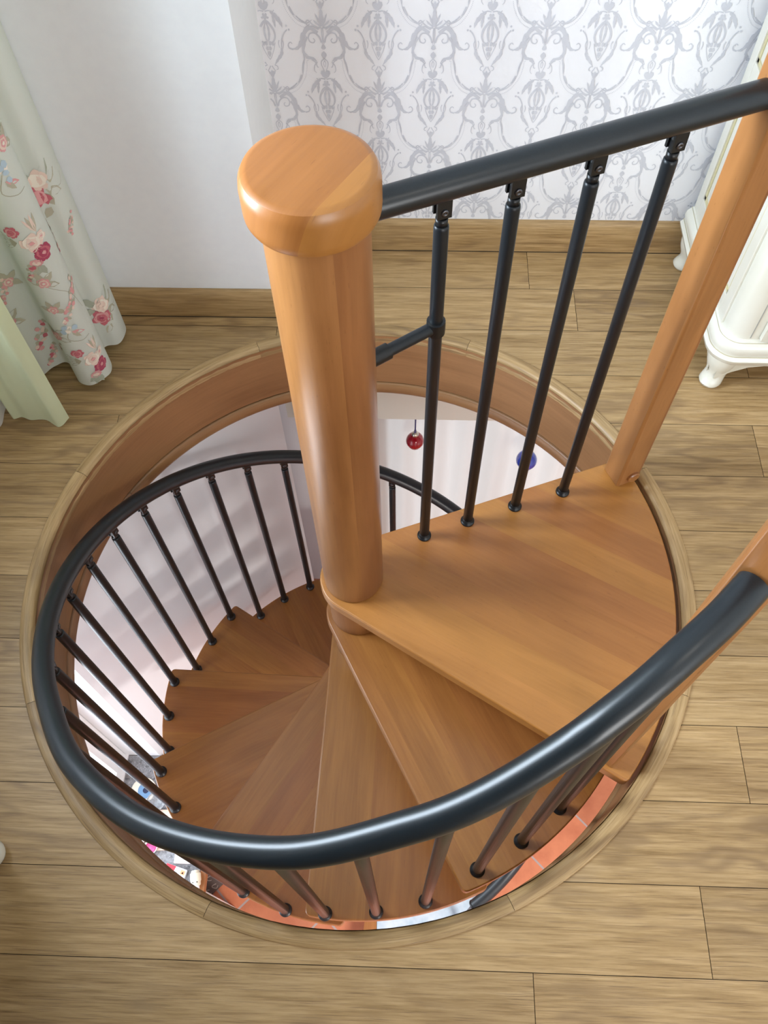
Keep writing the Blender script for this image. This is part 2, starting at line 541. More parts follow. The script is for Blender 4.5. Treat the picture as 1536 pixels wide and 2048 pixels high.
mb = MB()
prof = [(0.7085, -0.004), (0.7075, -0.10), (0.7070, -0.1935)]
P = [[(r * cos(2 * pi * i / 96), r * sin(2 * pi * i / 96), z) for r, z in prof] for i in range(97)]
UV = [[(2 * pi * i / 96 * 0.7, z) for r, z in prof] for i in range(97)]
mb.grid(P, M['veneer'], UV=UV, rnd=0.3)
prof = [(0.7110, -0.1930), (0.7110, -0.1975)]
mb.grid([[(r * cos(2 * pi * i / 96), r * sin(2 * pi * i / 96), z) for r, z in prof] for i in range(97)], M['gap'])
struct(mb, 'trim_2')
mb = MB()
prof = [(0.7095, -0.1975), (0.7040, -0.1980), (0.7010, -0.2010), (0.7005, -0.2300), (0.7030, -0.2380), (0.7480, -0.2385), (0.7490, -0.2300)]
for q in range(4):
    a0, a1 = 62.8 - 90 * q + 0.04, 62.8 - 90 * q + 89.96
    P, UV = [], []
    for i in range(37):
        a = radians(a0 + (a1 - a0) * i / 36)
        P.append([(r * cos(a), r * sin(a), z) for r, z in prof])
        UV.append([(a * 0.7, z * 1.0 + r) for r, z in prof])
    mb.grid(P, M['veneer'], UV=UV, rnd=0.1 + q * 0.17)
struct(mb, 'trim_3')

# ---- walls
def wall(mb, p0, p1, z0, z1, mat, th=0.08, side=1):
    a, b = Vector((*p0, 0)), Vector((*p1, 0))
    d = (b - a).normalized(); n = Vector((-d.y, d.x, 0)) * th * side
    q = [a, b, b + n, a + n]
    if side < 0: q = q[::-1]
    mb.prism([(v.x, v.y) for v in q], z0, z1, mat)

mb = MB(); wall(mb, (XP, YB), (XR + .08, YB), -0.02, ZC, M['paper'])
# printed damask: drawn motif by motif, a hair in front of the paper
INK = M['ink']
_ik = [0]
def ink_poly(pts, cx, zt, flipx=False):
    _ik[0] = (_ik[0] + 1) % 61
    sx = 0.00035; sz = 0.00039
    P = []
    for x, y in pts:
        X = cx + (-x if flipx else x) * sx
        P.append((X, YB - 0.0004 - _ik[0] * 0.00001, zt - y * sz))
    if any(p[0] < XP + 0.002 or p[0] > 1.75 for p in P): 
        return
    if any(p[2] < 0.099 or p[2] > 1.75 for p in P):
        return
    # face the room (-y)
    ar = sum(P[i][0] * P[(i + 1) % len(P)][2] - P[(i + 1) % len(P)][0] * P[i][2] for i in range(len(P)))
    if ar < 0: P = P[::-1]
    vs = [mb.bm.verts.new(p) for p in P]
    f = mb.bm.faces.new(vs); f.material_index = mb.mi(INK)
def ribbon(pts, w0, w1=None, n=5):
    """list of quads along a smooth curve, width tapering w0->w1"""
    w1 = w0 if w1 is None else w1
    C = catmull([(x, y, 0) for x, y in pts], n)
    out = []
    N = len(C)
    L_, R_ = [], []
    for i in range(N):
        a, b = C[max(0, i - 1)], C[min(N - 1, i + 1)]
        d = (b - a); d = Vector((-d.y, d.x, 0)).normalized()
        w = (w0 + (w1 - w0) * i / (N - 1)) / 2
        L_.append(C[i] + d * w); R_.append(C[i] - d * w)
    for i in range(N - 1):
        out.append([(L_[i].x, L_[i].y), (L_[i + 1].x, L_[i + 1].y), (R_[i + 1].x, R_[i + 1].y), (R_[i].x, R_[i].y)])
    return out
def leaf(pts, w, teeth=5, n=4):
    """toothed acanthus leaf along a curve"""
    C = catmull([(x, y, 0) for x, y in pts], n)
    N = len(C); out = []
    prev = None
    for i in range(N):
        a, b = C[max(0, i - 1)], C[min(N - 1, i + 1)]
        d = (b - a); d = Vector((-d.y, d.x, 0)).normalized()
        t = i / (N - 1)
        ww = 0.78 * w * (sin(pi * min(1, t * 0.86 + 0.14)) ** 0.8) * (1.0 - 0.42 * ((t * teeth) % 1.0))
        l, r = C[i] + d * ww * 0.5, C[i] - d * ww * 0.5
        if prev: out.append([(prev[0].x, prev[0].y), (l.x, l.y), (r.x, r.y), (prev[1].x, prev[1].y)])
        prev = (l, r)
    return out
def dots(pts, r, step):
    C = catmull([(x, y, 0) for x, y in pts], 40)
    out = []; acc = 0
    for a, b in zip(C[:-1], C[1:]):
        acc += (b - a).length
        if acc > step:
            acc = 0
            out.append([(b.x + r * cos(k * pi / 2.0), b.y + r * sin(k * pi / 2.0)) for k in range(4)])
    return out
half = []   # mirrored shapes (right half)
half += leaf([(2, 112), (4, 60), (0, 4)], 34, 3)
half += leaf([(4, 108), (22, 72), (38, 38)], 22, 3)
half += leaf([(8, 112), (36, 92), (52, 74)], 17, 2)
half += ribbon([(6, 118), (30, 118), (60, 100), (86, 78), (100, 92), (88, 108), (76, 96)], 10, 5)
half += ribbon([(22, 128), (58, 112), (96, 118), (112, 134), (104, 146)], 8, 4)
half += ribbon([(10, 205), (22, 172), (48, 150), (78, 152), (92, 176), (84, 200), (62, 206), (52, 192), (62, 180)], 11, 5)
half += leaf([(30, 148), (84, 120), (122, 160), (140, 205), (168, 238), (204, 244)], 44, 5, 5)
half += ribbon([(196, 246), (220, 238), (226, 218), (212, 204), (200, 212)], 9, 5)
half += leaf([(100, 172), (124, 215), (132, 262), (104, 282)], 30, 3)
half += leaf([(132, 262), (112, 292), (72, 300), (48, 322)], 26, 3)
half += ribbon([(84, 306), (60, 322), (50, 350), (40, 352)], 8, 4)
half += ribbon([(48, 322), (66, 342), (70, 372), (58, 388)], 7, 3)
# centre stem ornaments
half += [[(0, 214), (10, 222), (16, 238), (6, 246), (0, 246)], [(0, 256), (14, 268), (18, 280), (6, 298), (0, 302)]]
half += ribbon([(3, 120), (5, 150), (3, 190), (6, 214)], 6, 4)
half += ribbon([(2, 302), (20, 318), (20, 342), (6, 376)], 6, 4)
half += ribbon([(0, 312), (7, 330), (3, 352)], 5, 3)
half += [[(0, 384), (12, 372), (28, 376), (32, 392), (20, 412), (0, 424)]]
# vase leaves
half += ribbon([(4, 428), (30, 424), (50, 432), (62, 420)], 7, 4)
half += leaf([(38, 428), (66, 452), (92, 486), (104, 520)], 36, 4, 4)
half += leaf([(50, 450), (56, 488), (58, 520)], 26, 3)
half += [[(0, 444), (8, 436), (16, 444), (12, 454), (26, 460), (20, 470), (8, 466), (4, 478), (0, 478)]]
half += ribbon([(0, 480), (20, 494), (44, 530), (50, 566), (38, 596), (22, 606)], 16, 8)
half += leaf([(3, 490), (14, 530), (10, 580), (0, 600)], 20, 4, 4)
half += [[(4, 600), (12, 594), (22, 604), (20, 618), (10, 624), (4, 618)], [(2, 628), (14, 626), (20, 640), (12, 652), (2, 650)], [(24, 600), (36, 604), (38, 618), (28, 626), (22, 616)], [(0, 656), (10, 656), (12, 672), (0, 692)]]
half += ribbon([(44, 604), (34, 640), (14, 684), (0, 706)], 5, 4)
half += [[(x + 7 * cos(a), y + 7 * sin(a)) for a in [k * pi / 3 for k in range(6)]] for x, y in ((128, 508), (142, 530))]
half += ribbon([(130, 530), (108, 552), (90, 590), (84, 634)], 8, 6)
half += ribbon([(92, 588), (98, 612), (90, 640)], 6, 4)
half += ribbon([(72, 590), (66, 610), (70, 636)], 6, 4)
half += leaf([(84, 636), (78, 672), (52, 704), (24, 740)], 30, 4, 4)
half += ribbon([(24, 738), (40, 746), (44, 762), (32, 768)], 7, 4)
half += ribbon([(4, 744), (14, 760), (26, 776)], 7, 5)
half += leaf([(2, 812), (12, 790), (26, 772)], 20, 2)
half += [[(0, 768), (8, 780), (4, 800), (0, 808)]]
# swags to the neighbouring crowns
half += dots([(100, 312), (116, 314), (118, 350), (138, 420), (186, 486), (240, 516), (262, 518)], 3.0, 9)
half += ribbon([(134, 262), (130, 300), (142, 330), (146, 356)], 8, 5)
half += leaf([(128, 300), (144, 350), (152, 392)], 15, 4, 4)
half += ribbon([(138, 320), (142, 362), (162, 424), (206, 476), (262, 500)], 3, 3)
half += leaf([(160, 400), (176, 436), (192, 452)], 18, 1, 4)
half += leaf([(196, 452), (226, 478), (262, 492), (300, 470)], 16, 5, 4)
for n in range(-3, 14):
    cx = 0.146 + 0.124 * n
    off = 0.669 if n % 2 == 0 else 0.5135
    for r_ in range(-5, 4):
        zt = off - 0.311 * r_
        for pl in half:
            ink_poly(pl, cx, zt, False)
            ink_poly(pl, cx, zt, True)
struct(mb, 'wall_back')

mb = MB()
# plain part of the far wall, standing forward, with its return and a plaster bead
wall(mb, (XL - .08, YP), (XP, YP), -0.02, ZC, M['paint'], 0.34)
struct(mb, 'wall_back_left')

# left wall with the window opening
WY0, WY1, WZ0, WZ1 = -0.28, 0.36, 0.66, 2.1
mb = MB()
wall(mb, (XL, YN), (XL, WY0), -0.02, ZC, M['paint'], 0.2)
wall(mb, (XL, WY1), (XL, YP), -0.02, ZC, M['paint'], 0.2)
wall(mb, (XL, WY0), (XL, WY1), -0.02, WZ0, M['paint'], 0.2)
wall(mb, (XL, WY0), (XL, WY1), WZ1, ZC, M['paint'], 0.2)
struct(mb, 'wall_left')
# wall behind the camera with a second window
VX0, VX1, VZ0, VZ1 = 0.75, 2.15, 0.6, 1.8
mb = MB()
wall(mb, (XR, YN), (VX1, YN), -0.02, ZC, M['paint'], 0.2)
wall(mb, (VX0, YN), (XL, YN), -0.02, ZC, M['paint'], 0.2)
wall(mb, (VX1, YN), (VX0, YN), -0.02, VZ0, M['paint'], 0.2)
wall(mb, (VX1, YN), (VX0, YN), VZ1, ZC, M['paint'], 0.2)
struct(mb, 'wall_front')
mb = MB(); wall(mb, (XR, YB), (XR, YN), -0.02, ZC, M['paint'], 0.1); struct(mb, 'wall_right')
# added unseen dark wall behind the viewer's left, blocks the rear window light
mb = MB(); wall(mb, (0.20, -1.30), (XL, -1.30), 0.0, ZC, plain('light_block_brown', (0.16, 0.10, 0.06), 0.5), 0.1, 1); struct(mb, 'wall_light_block')
mb = MB(); mb.box((XL - .1, YN - .1, ZC), (XR + .1, YB + .1, ZC + .1), M['paint']); struct(mb, 'ceiling')

def window_frame(name, horizontal, a0, a1, z0, z1, pos, depth):
    """white casement frame; horizontal: runs along x at y=pos, else along y at x=pos"""
    mb = MB()
    w = 0.055
    def bx(p0, p1, q0, q1):
        if horizontal: mb.box((p0, pos - depth, q0), (p1, pos, q1), M['white'])
        else: mb.box((pos - depth, p0, q0), (pos, p1, q1), M['white'])
    bx(a0, a1, z0, z0 + w); bx(a0, a1, z1 - w, z1)
    bx(a0, a0 + w, z0 + w, z1 - w); bx(a1 - w, a1, z0 + w, z1 - w)
    mid = (a0 + a1) / 2
    bx(mid - w / 2, mid + w / 2, z0 + w, z1 - w)
    return struct(mb, name)
window_frame('window_1', False, WY0, WY1, WZ0, WZ1, XL - 0.08, 0.06)
window_frame('window_2', True, VX0, VX1, VZ0, VZ1, YN - 0.06, 0.06)

# skirting boards in oak
def skirting(name, p0, p1, nrm, h=0.099, t=0.016):
    mb = MB()
    a, b = Vector((*p0, 0)), Vector((*p1, 0)); n = Vector((*nrm, 0))
    prof = [(0.0, 0.0), (t, 0.0), (t, h * 0.55), (t * 0.85, h * 0.80), (t * 0.55, h - 0.004), (t * 0.35, h), (0.0, h)]
    Lp = [0]
    for q, w in zip(prof[:-1], prof[1:]): Lp.append(Lp[-1] + hypot(q[0] - w[0], q[1] - w[1]))
    ln = (b - a).length
    P = [[p + n * d + Vector((0, 0, z)) for d, z in prof] for p in (a, b)]
    UV = [[(u, l) for l in Lp] for u in (0, ln)]
    P = [[p + Vector((0, 0, 0.0016)) for p in row] for row in P]
    V = mb.grid(P, M['oak'], smooth=False, UV=UV, rnd=0.642)
    q = [a, b, b + n * (t - 0.003), a + n * (t - 0.003)]
    mb.prism([(v.x, v.y) for v in q][::-1], 0.0001, 0.004, M['gap'])
    q = [a, b, b + n * (t + 0.0016), a + n * (t + 0.0016)]
    mb.prism([(v.x, v.y) for v in q][::-1], 0.0001, 0.0006, M['gap'])
    mb.vface(V[0], M['oak']); mb.vface(V[1][::-1], M['oak'])
    return struct(mb, name, sharp=25)
skirting('baseboard_back', (XR, YB - 0.0003), (XP, YB - 0.0003), (0, -1))
skirting('baseboard_left', (XP, YP - 0.0003), (XL, YP - 0.0003), (0, -1), h=0.088)

# ================================================================== SPIRAL STAIRCASE
H = 0.19
ZL = -0.004
R_B = 0.645
stair = thing('spiral_staircase', 'honey-coloured wooden spiral staircase with black balusters around a thick round pole', 'staircase', (0, 0, ZF))
def spart(mb, name, loc=(0, 0, 0), rotz=0.0, parent=None, **kw):
    l = (loc[0], loc[1], loc[2] - (ZF if parent is None else 0))
    return mb.build(name, parent=parent or stair, loc=l, rotz=rotz, **kw)

def zr(th):
    return 0.062 + (th - 188.9) / 30 * H

def tread_poly(back_dir, r_out, hub=0.084, cr=0.012):
    """nose line along +x at y=-hub; second edge in direction back_dir (deg); outer arc r_out"""
    a0 = -degrees(math.asin(hub / r_out)); a1 = back_dir + degrees(math.asin(hub / r_out))
    pts = []
    # hub arc clockwise side: from back tangent (back_dir+90) round to 270
    n = 28
    for i in range(n + 1):
        a = radians(back_dir + 90 + (270 - back_dir - 90) * i / n)
        pts.append((hub * cos(a), hub * sin(a)))
    # nose outer corner
    c = Vector((r_out * cos(radians(a0)), r_out * sin(radians(a0))))
    pe = Vector((c.x - cr, c.y))
    da = degrees(cr / r_out)
    pa = Vector((r_out * cos(radians(a0 + da)), r_out * sin(radians(a0 + da))))
    for t in (0, .25, .5, .75, 1):
        q = pe * (1 - t) ** 2 + c * 2 * t * (1 - t) + pa * t * t
        pts.append((q.x, q.y))
    n = max(8, int((a1 - a0) / 2))
    for i in range(1, n):
        a = radians(a0 + da + (a1 - a0 - 2 * da) * i / n)
        pts.append((r_out * cos(a), r_out * sin(a)))
    c = Vector((r_out * cos(radians(a1)), r_out * sin(radians(a1))))
    pa = Vector((r_out * cos(radians(a1 - da)), r_out * sin(radians(a1 - da))))
    pe = c - Vector((cos(radians(back_dir)), sin(radians(back_dir)))) * cr
    for t in (0, .25, .5, .75, 1):
        q = pa * (1 - t) ** 2 + c * 2 * t * (1 - t) + pe * t * t
        pts.append((q.x, q.y))
    return pts

TH = 0.034
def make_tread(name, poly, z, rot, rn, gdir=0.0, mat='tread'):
    mb = MB()
    cg, sg = cos(radians(gdir)), sin(radians(gdir))
    uvf = lambda co: (co.x * cg + co.y * sg, -co.x * sg + co.y * cg + co.z * 0.15)
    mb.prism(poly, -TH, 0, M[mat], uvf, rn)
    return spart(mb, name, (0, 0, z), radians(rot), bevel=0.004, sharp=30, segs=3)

make_tread('landing_tread', tread_poly(52.6, 0.700), ZL, -31.4, 0.37, 3.0, 'beech')
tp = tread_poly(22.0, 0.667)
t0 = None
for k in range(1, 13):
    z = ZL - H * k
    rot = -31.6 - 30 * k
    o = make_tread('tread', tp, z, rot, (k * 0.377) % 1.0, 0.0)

# first step: a wider platform with a pale marbled top and wooden edges
mb = MB()
def sector(a0, a1, r0, r1, n=24):
    p = [(r0 * cos(radians(a1 + (a0 - a1) * i / n)), r0 * sin(radians(a1 + (a0 - a1) * i / n))) for i in range(n + 1)]
    return p + [(r1 * cos(radians(a0 + (a1 - a0) * i / n)), r1 * sin(radians(a0 + (a1 - a0) * i / n))) for i in range(n + 1)]
M['marble'] = mat_noisy('pale_blue_marble', (0.42, 0.54, 0.64), (0.60, 0.69, 0.77), 14, .2)
mb.prism(sector(-89.3, -42, 0.072, 0.69), -0.185, 0, M['marble'])
bs = spart(mb, 'bottom_step', (0, 0, ZL - 13 * H), bevel=0.003)
bs['label'] = 'pale marbled bottom step'
mb = MB()
mb.prism(sector(-95.3, -89.4, 0.072, 0.692), -0.185, 0.001, M['beech_post'], lambda co: (co.y, co.x + co.z), .5)
mb.build('wooden_edge', parent=bs, bevel=0.002)

# pole: column above the landing, spacers between treads
def col_uv(r):
    def f(co):
        return (co.z, atan2(co.y, co.x) * r + 0.02)
    return f
mb = MB()
def barrel(r0, r1, z0, z1, rn, seg=48, c=(-0.0075, 0.0), rb=0.004):
    prof = [(r0 - rb, z0), (r0 - rb * .3, z0 + rb * .3), (r0, z0 + rb), (r1, z1)]
    P, UV = [], []
    for r, z in prof:
        P.append([(c[0] + r * cos(2 * pi * k / seg), c[1] + r * sin(2 * pi * k / seg), z) for k in range(seg + 1)])
        UV.append([(z, 2 * pi * k / seg * 0.066) for k in range(seg + 1)])
    mb.grid(P, M['beech_post'], UV=UV, rnd=rn, flip=True)
barrel(0.0655, 0.0675, ZL + 0.0005, 1.02, 0.13, c=(-0.0085, 0.0))
mb2 = mb
pole = spart(mb2, 'center_pole')
for k in range(1, 15):
    mb = MB()
    zt = ZL - H * (k - 1) - TH
    zb = ZL - H * k
    barrel(0.0655, 0.0655, zb + 0.0005, zt, (k * 0.29) % 1.0, seg=40, c=(-0.006, 0.0))
    spart(mb, 'pole_spacer')
mb = MB()
cc = (-0.0100, 0.0)
prof = [(0.066, 1.000), (0.074, 1.0005), (0.0795, 1.004), (0.0825, 1.010), (0.0832, 1.018), (0.0832, 1.046), (0.0820, 1.055), (0.0785, 1.0615), (0.0735, 1.0645), (0.070, 1.065), (0.0001, 1.065)]
mb.lathe(prof, M['beech'], 64, (cc[0], cc[1], 0), uvf=lambda co: (co.x * .5 + co.y * .86 + 3, -co.x * .86 + co.y * .5 + co.z * 0.3), rnd=0.62)
spart(mb, 'pole_cap', parent=pole, sharp=30)

# main handrail: a helix that flattens into the upper newel
rail = MB()
pts = []
def rprof(th):
    K = [(-60, .645), (215, .645), (232, .655), (248, .659), (266, .657), (282, .645), (300, .634), (310, .630), (322, .636)]
    for (a, ra), (b, rb) in zip(K[:-1], K[1:]):
        if a <= th <= b:
            t = (th - a) / (b - a); t = t * t * (3 - 2 * t)
            return ra + (rb - ra) * t
    return K[-1][1]
th = -55.5
while th < 300:
    r = rprof(th)
    pts.append(Vector((r * cos(radians(th)), r * sin(radians(th)), zr(th))))
    th += 3.0
for th, r, z in ((301, .633, .774), (306, .631, .797), (311, .630, .815), (316.5, .633, .823), (321.6, .637, .826)):
    pts.append(Vector((r * cos(radians(th)), r * sin(radians(th)), z)))
pts = catmull(pts, 3)
rail.tube(pts, 0.0205, M['blackrail'], 28)
spart(rail, 'handrail', sharp=50)['label'] = 'long curved black handrail'
mb = MB()
a = pts[0]; d = (pts[0] - pts[1]).normalized()
mb.tube([a + d * 0.0002, a + d * 0.004, a + d * 0.0075], 0.0218, M['plastic'], 24, radii=[0.0215, 0.0218, 0.019])
spart(mb, 'handrail_end_cap')

# balusters
def baluster_mesh(Lz):
    mb = MB()
    mb.lathe([(0.0110, 0.0), (0.0110, Lz - 0.006), (0.0106, Lz - 0.002), (0.0092, Lz)], M['black'], 20)
    me = mb.build('tmp'); d = me.data; bpy.data.objects.remove(me); return d
def collar_mesh():
    mb = MB()
    mb.lathe([(0.0152, 0.0), (0.0160, 0.0015), (0.0160, 0.0045), (0.0148, 0.0062), (0.0122, 0.0072), (0.0118, 0.0150), (0.0112, 0.0155)], M['plastic'], 24)
    me = mb.build('tmp'); d = me.data; bpy.data.objects.remove(me); return d
def bracket_mesh():
    """forked joint: stub, two cheeks and a rail shoe; local x is along the rail"""
    mb = MB()
    mb.lathe([(0.0088, 0.0), (0.0088, 0.012)], M['plastic'], 16)
    def cheek(y0, y1, w, h0, h1):
        poly = [(-w, h0), (w, h0), (w, h1 - 0.004), (w * .7, h1), (-w * .7, h1), (-w, h1 - 0.004)]
        # polygon in xz, extruded in y
        A = [Vector((x, y0, z)) for x, z in poly]; B = [Vector((x, y1, z)) for x, z in poly]
        va = [mb.bm.verts.new(p) for p in A]; vb = [mb.bm.verts.new(p) for p in B]
        mb.vface(va, M['plastic']); mb.vface(vb[::-1], M['plastic'])
        for i in range(len(poly)):
            j = (i + 1) % len(poly)
            mb.vface([va[j], va[i], vb[i], vb[j]], M['plastic'])
    cheek(-0.0045, 0.0045, 0.0070, 0.008, 0.034)
    cheek(-0.0095, -0.0050, 0.0105, 0.016, 0.048)
    cheek(0.0050, 0.0095, 0.0105, 0.016, 0.048)
    me = mb.build('tmp'); d = me.data; bpy.data.objects.remove(me); return d
def screw_mesh():
    mb = MB()
    for s_ in (-1, 1):
        Mx = Matrix.Translation((0, s_ * 0.0095, 0.026)) @ Matrix.Rotation(-s_ * pi / 2, 4, 'X')
        mb.lathe([(0.0056, 0.0), (0.0056, 0.0012), (0.0040, 0.0022), (0.0022, 0.0022), (0.0018, 0.0010)], M['steel'], 16, M4=Mx)
    me = mb.build('tmp'); d = me.data; bpy.data.objects.remove(me); return d
def rename(d, n): d.name = n; return d
CM, BM_, SM = rename(collar_mesh(), 'collar'), rename(bracket_mesh(), 'rail_bracket'), rename(screw_mesh(), 'screw')
BCACHE = {}
def put_baluster(x, y, z, ztop, rot, label=None):
    Lz = round(ztop - z, 4)
    if Lz not in BCACHE: BCACHE[Lz] = rename(baluster_mesh(Lz), 'baluster')
    b = new_obj('baluster', BCACHE[Lz], stair, (x, y, z - ZF), rot)
    new_obj('collar', CM, b)
    k = new_obj('rail_bracket', BM_, b, (0, 0, Lz))
    new_obj('screw', SM, b, (0, 0, Lz))
    return b
for k in range(1, 14):
    for j in range(3):
        th = 315 - 30 * (k - 1) - 10 * j
        if th < -56: continue
        r = R_B
        rr = rprof(th)
        zz = zr(th)
        if th > 303: zz = 0.8195
        put_baluster(rr * cos(radians(th)) if 215 < th else r * cos(radians(th)), rr * sin(radians(th)) if 215 < th else r * sin(radians(th)), ZL - H * k, zz - 0.063, radians(th + 90))

# landing guard: four balusters in a line, straight rail, tie arm to the pole
LB = [(0.148, 0.107), (0.2475, 0.1475), (0.3585, 0.190), (0.4725, 0.232)]
dirL = atan2(0.232 - 0.107, 0.4725 - 0.148)
RAILZ = [0.955, 0.957, 0.962, 0.968]
for (x, y), z in zip(LB, RAILZ):
    put_baluster(x, y, ZL, z - 0.063, dirL)
mb = MB()
A = Vector((0.050, 0.0693, 0.951)); B = Vector((0.5925, 0.2785, 0.9735))
mb.tube([A + (B - A) * (i / 20) for i in range(21)], 0.0205, M['blackrail'], 28)
spart(mb, 'handrail', sharp=50)['label'] = 'short straight black handrail across the landing edge'
mb = MB()
zA = 0.690
P0_ = Vector((0.148, 0.107, zA)); P1_ = Vector((0.045, 0.0365, zA - 0.002)); dd = (P1_ - P0_).normalized()
mb.tube([P0_ + dd * 0.008, P1_], 0.0102, M['black'], 18)
mb.tube([P1_ - dd * 0.036, P1_ + dd * 0.012], 0.0135, M['plastic'], 18)
arm = spart(mb, 'tie_arm', sharp=50)
mb = MB()
mb.lathe([(0.0114, -0.014), (0.0150, -0.013), (0.0154, 0.0), (0.0150, 0.013), (0.0114, 0.014)], M['plastic'], 24)
mb.build('clamp_ring', parent=arm, loc=(0.148, 0.107, zA), sharp=40)

# newel posts
def newel(cx, cy, ang, s, top, rn, tx=0, ty=0):
    mb = MB()
    hs, c = s / 2, 0.0045
    poly = [(-hs + c, -hs), (hs - c, -hs), (hs, -hs + c), (hs, hs - c), (hs - c, hs), (-hs + c, hs), (-hs, hs - c), (-hs, -hs + c)]
    A = [(x, y, 0) for x, y in poly]; Bp = [(x + tx, y + ty, top) for x, y in poly]
    va = [mb.bm.verts.new(p) for p in A]; vb = [mb.bm.verts.new(p) for p in Bp]
    uvf = lambda co: (co.z, co.x * 0.9 + co.y * 0.35)
    mb.vface(va[::-1], M['beech_post'], uvf, rn); mb.vface(vb, M['beech_post'], uvf, rn)
    for i in range(8):
        j = (i + 1) % 8
        mb.vface([va[i], va[j], vb[j], vb[i]], M['beech_post'], uvf, rn)
    return spart(mb, 'newel_post', (cx, cy, ZL + 0.0004), radians(ang), bevel=0.0015, sharp=30)
n1 = newel(0.6155, 0.2875, 25.5, 0.060, 1.12, 0.21)
n1['label'] = 'square wooden newel post at the landing edge by the wardrobe side'
n2 = newel(0.5177, -0.370, -37.0, 0.054, 1.12, 0.55)
n2['label'] = 'square wooden newel post where the curved handrail ends'
# round wood plug near the foot of newel 1, on the face turned to the stair
mb = MB()
Mx = Matrix.Translation((0.006, -0.030, 0.026)) @ Matrix.Rotation(pi / 2, 4, 'X')
mb.lathe([(0.0155, 0.0), (0.0155, 0.005), (0.0130, 0.0075), (0.0001, 0.0080)], M['beech_post'], 28, M4=Mx, uvf=lambda co: (co.x, co.z), rnd=0.4)
mb.build('wood_plug', parent=n1, sharp=35)

# ================================================================== CURTAINS
def curtain(name, path, z0, ztop, mat, label, taper, parts=None, wav=0.004, n=8, base=None):
    C = catmull([(x, y, 0) for x, y in path], n)
    Ls = [0]
    for a, b in zip(C[:-1], C[1:]): Ls.append(Ls[-1] + (b - a).length)
    nz = 26
    cx = sum(p.x for p in C) / len(C); cy = sum(p.y for p in C) / len(C)
    def S_(i, z):
        t = (z - z0) / (ztop - z0)
        p = C[i]
        k = 1 - taper * t
        return Vector((cx + (p.x - cx) * k, cy + (p.y - cy) * k, z))
    P, UV = [], []
    for i in range(len(C)):
        row, uvr = [], []
        for j in range(nz + 1):
            t = (j / nz) ** 1.3
            z = z0 + (ztop - z0) * t
            if j == 0: z = z0 + wav * sin(Ls[i] * 41.0) + 0.5 * wav * sin(Ls[i] * 97.0)
            row.append(S_(i, z)); uvr.append((Ls[i], z))
        P.append(row); UV.append(uvr)
    mb = MB()
    mb.grid(P, mat, UV=UV, flip=True)
    return mb, C, Ls, S_

PINK = [plain('print_rose', (0.56, 0.155, 0.185), 0.85, spec=.1), plain('print_rose_light', (0.72, 0.36, 0.35), 0.85, spec=.1),
        plain('print_blush', (0.80, 0.62, 0.52), 0.85, spec=.1), plain('print_cream_petal', (0.86, 0.78, 0.66), 0.85, spec=.1),
        plain('print_leaf_grey', (0.40, 0.42, 0.33), 0.85, spec=.1), plain('print_leaf_olive', (0.47, 0.44, 0.33), 0.85, spec=.1),
        plain('print_blue', (0.45, 0.56, 0.63), 0.85, spec=.1), plain('print_deep_rose', (0.42, 0.08, 0.13), 0.85, spec=.1)]
FP = [(-.735, .772), (-.705, .768), (-.676, .745), (-.652, .712), (-.645, .672), (-.656, .642), (-.684, .632), (-.694, .620), (-.676, .602), (-.661, .575), (-.659, .545), (-.672, .520), (-.700, .507),
      (-.728, .514), (-.748, .540), (-.764, .568), (-.785, .578), (-.806, .563), (-.832, .540), (-.862, .540), (-.882, .565), (-.905, .580), (-.93, .560), (-.96, .545), (-.985, .57)]
mb, C, Ls, S_ = curtain('c', FP, 0.022, 2.32, M['floral'], '', 0.03)
import bisect
_layer = [0]
def on_cloth(s, z, off):
    i = min(max(bisect.bisect(Ls, s) - 1, 0), len(C) - 2)
    t = (s - Ls[i]) / (Ls[i + 1] - Ls[i])
    a, b = S_(i, z), S_(i + 1, z)
    p = a.lerp(b, t)
    tg = (b - a).normalized(); nrm = Vector((-tg.y, tg.x, 0))
    nrm = -nrm if NSIGN < 0 else nrm
    return p + nrm * off
NSIGN = 1
def cloth_poly(pts, mat, lay):
    P = [on_cloth(s, z, 0.0009 + 0.00025 * lay) for s, z in pts]
    vs = [mb.bm.verts.new(p) for p in P]
    try:
        f = mb.bm.faces.new(vs)
    except ValueError:
        return
    f.material_index = mb.mi(mat); f.smooth = True
def blob(s, z, rs, rz, ang, mat, lay, n=9, wob=0.18, seed=0):
    rnd_ = random.Random(seed)
    pts = []
    for k in range(n):
        a = 2 * pi * k / n; w = 1 + wob * (rnd_.random() - .5) * 2
        x, y = rs * cos(a) * w, rz * sin(a) * w
        pts.append((s + x * cos(ang) - y * sin(ang), z + x * sin(ang) + y * cos(ang)))
    cloth_poly(pts, mat, lay)
def petal_leaf(s, z, ang, ln, w, mat, lay):
    pts = [(0, 0), (ln * .3, w * .5), (ln * .65, w * .45), (ln, 0), (ln * .65, -w * .45), (ln * .3, -w * .5)]
    cloth_poly([(s + x * cos(ang) - y * sin(ang), z + x * sin(ang) + y * cos(ang)) for x, y in pts], mat, lay)
def stem(pts, w, mat, lay):
    for q in ribbon([(a * 1000, b * 1000) for a, b in pts], w * 1000, w * 600, 4):
        cloth_poly([(x / 1000, y / 1000) for x, y in q], mat, lay)
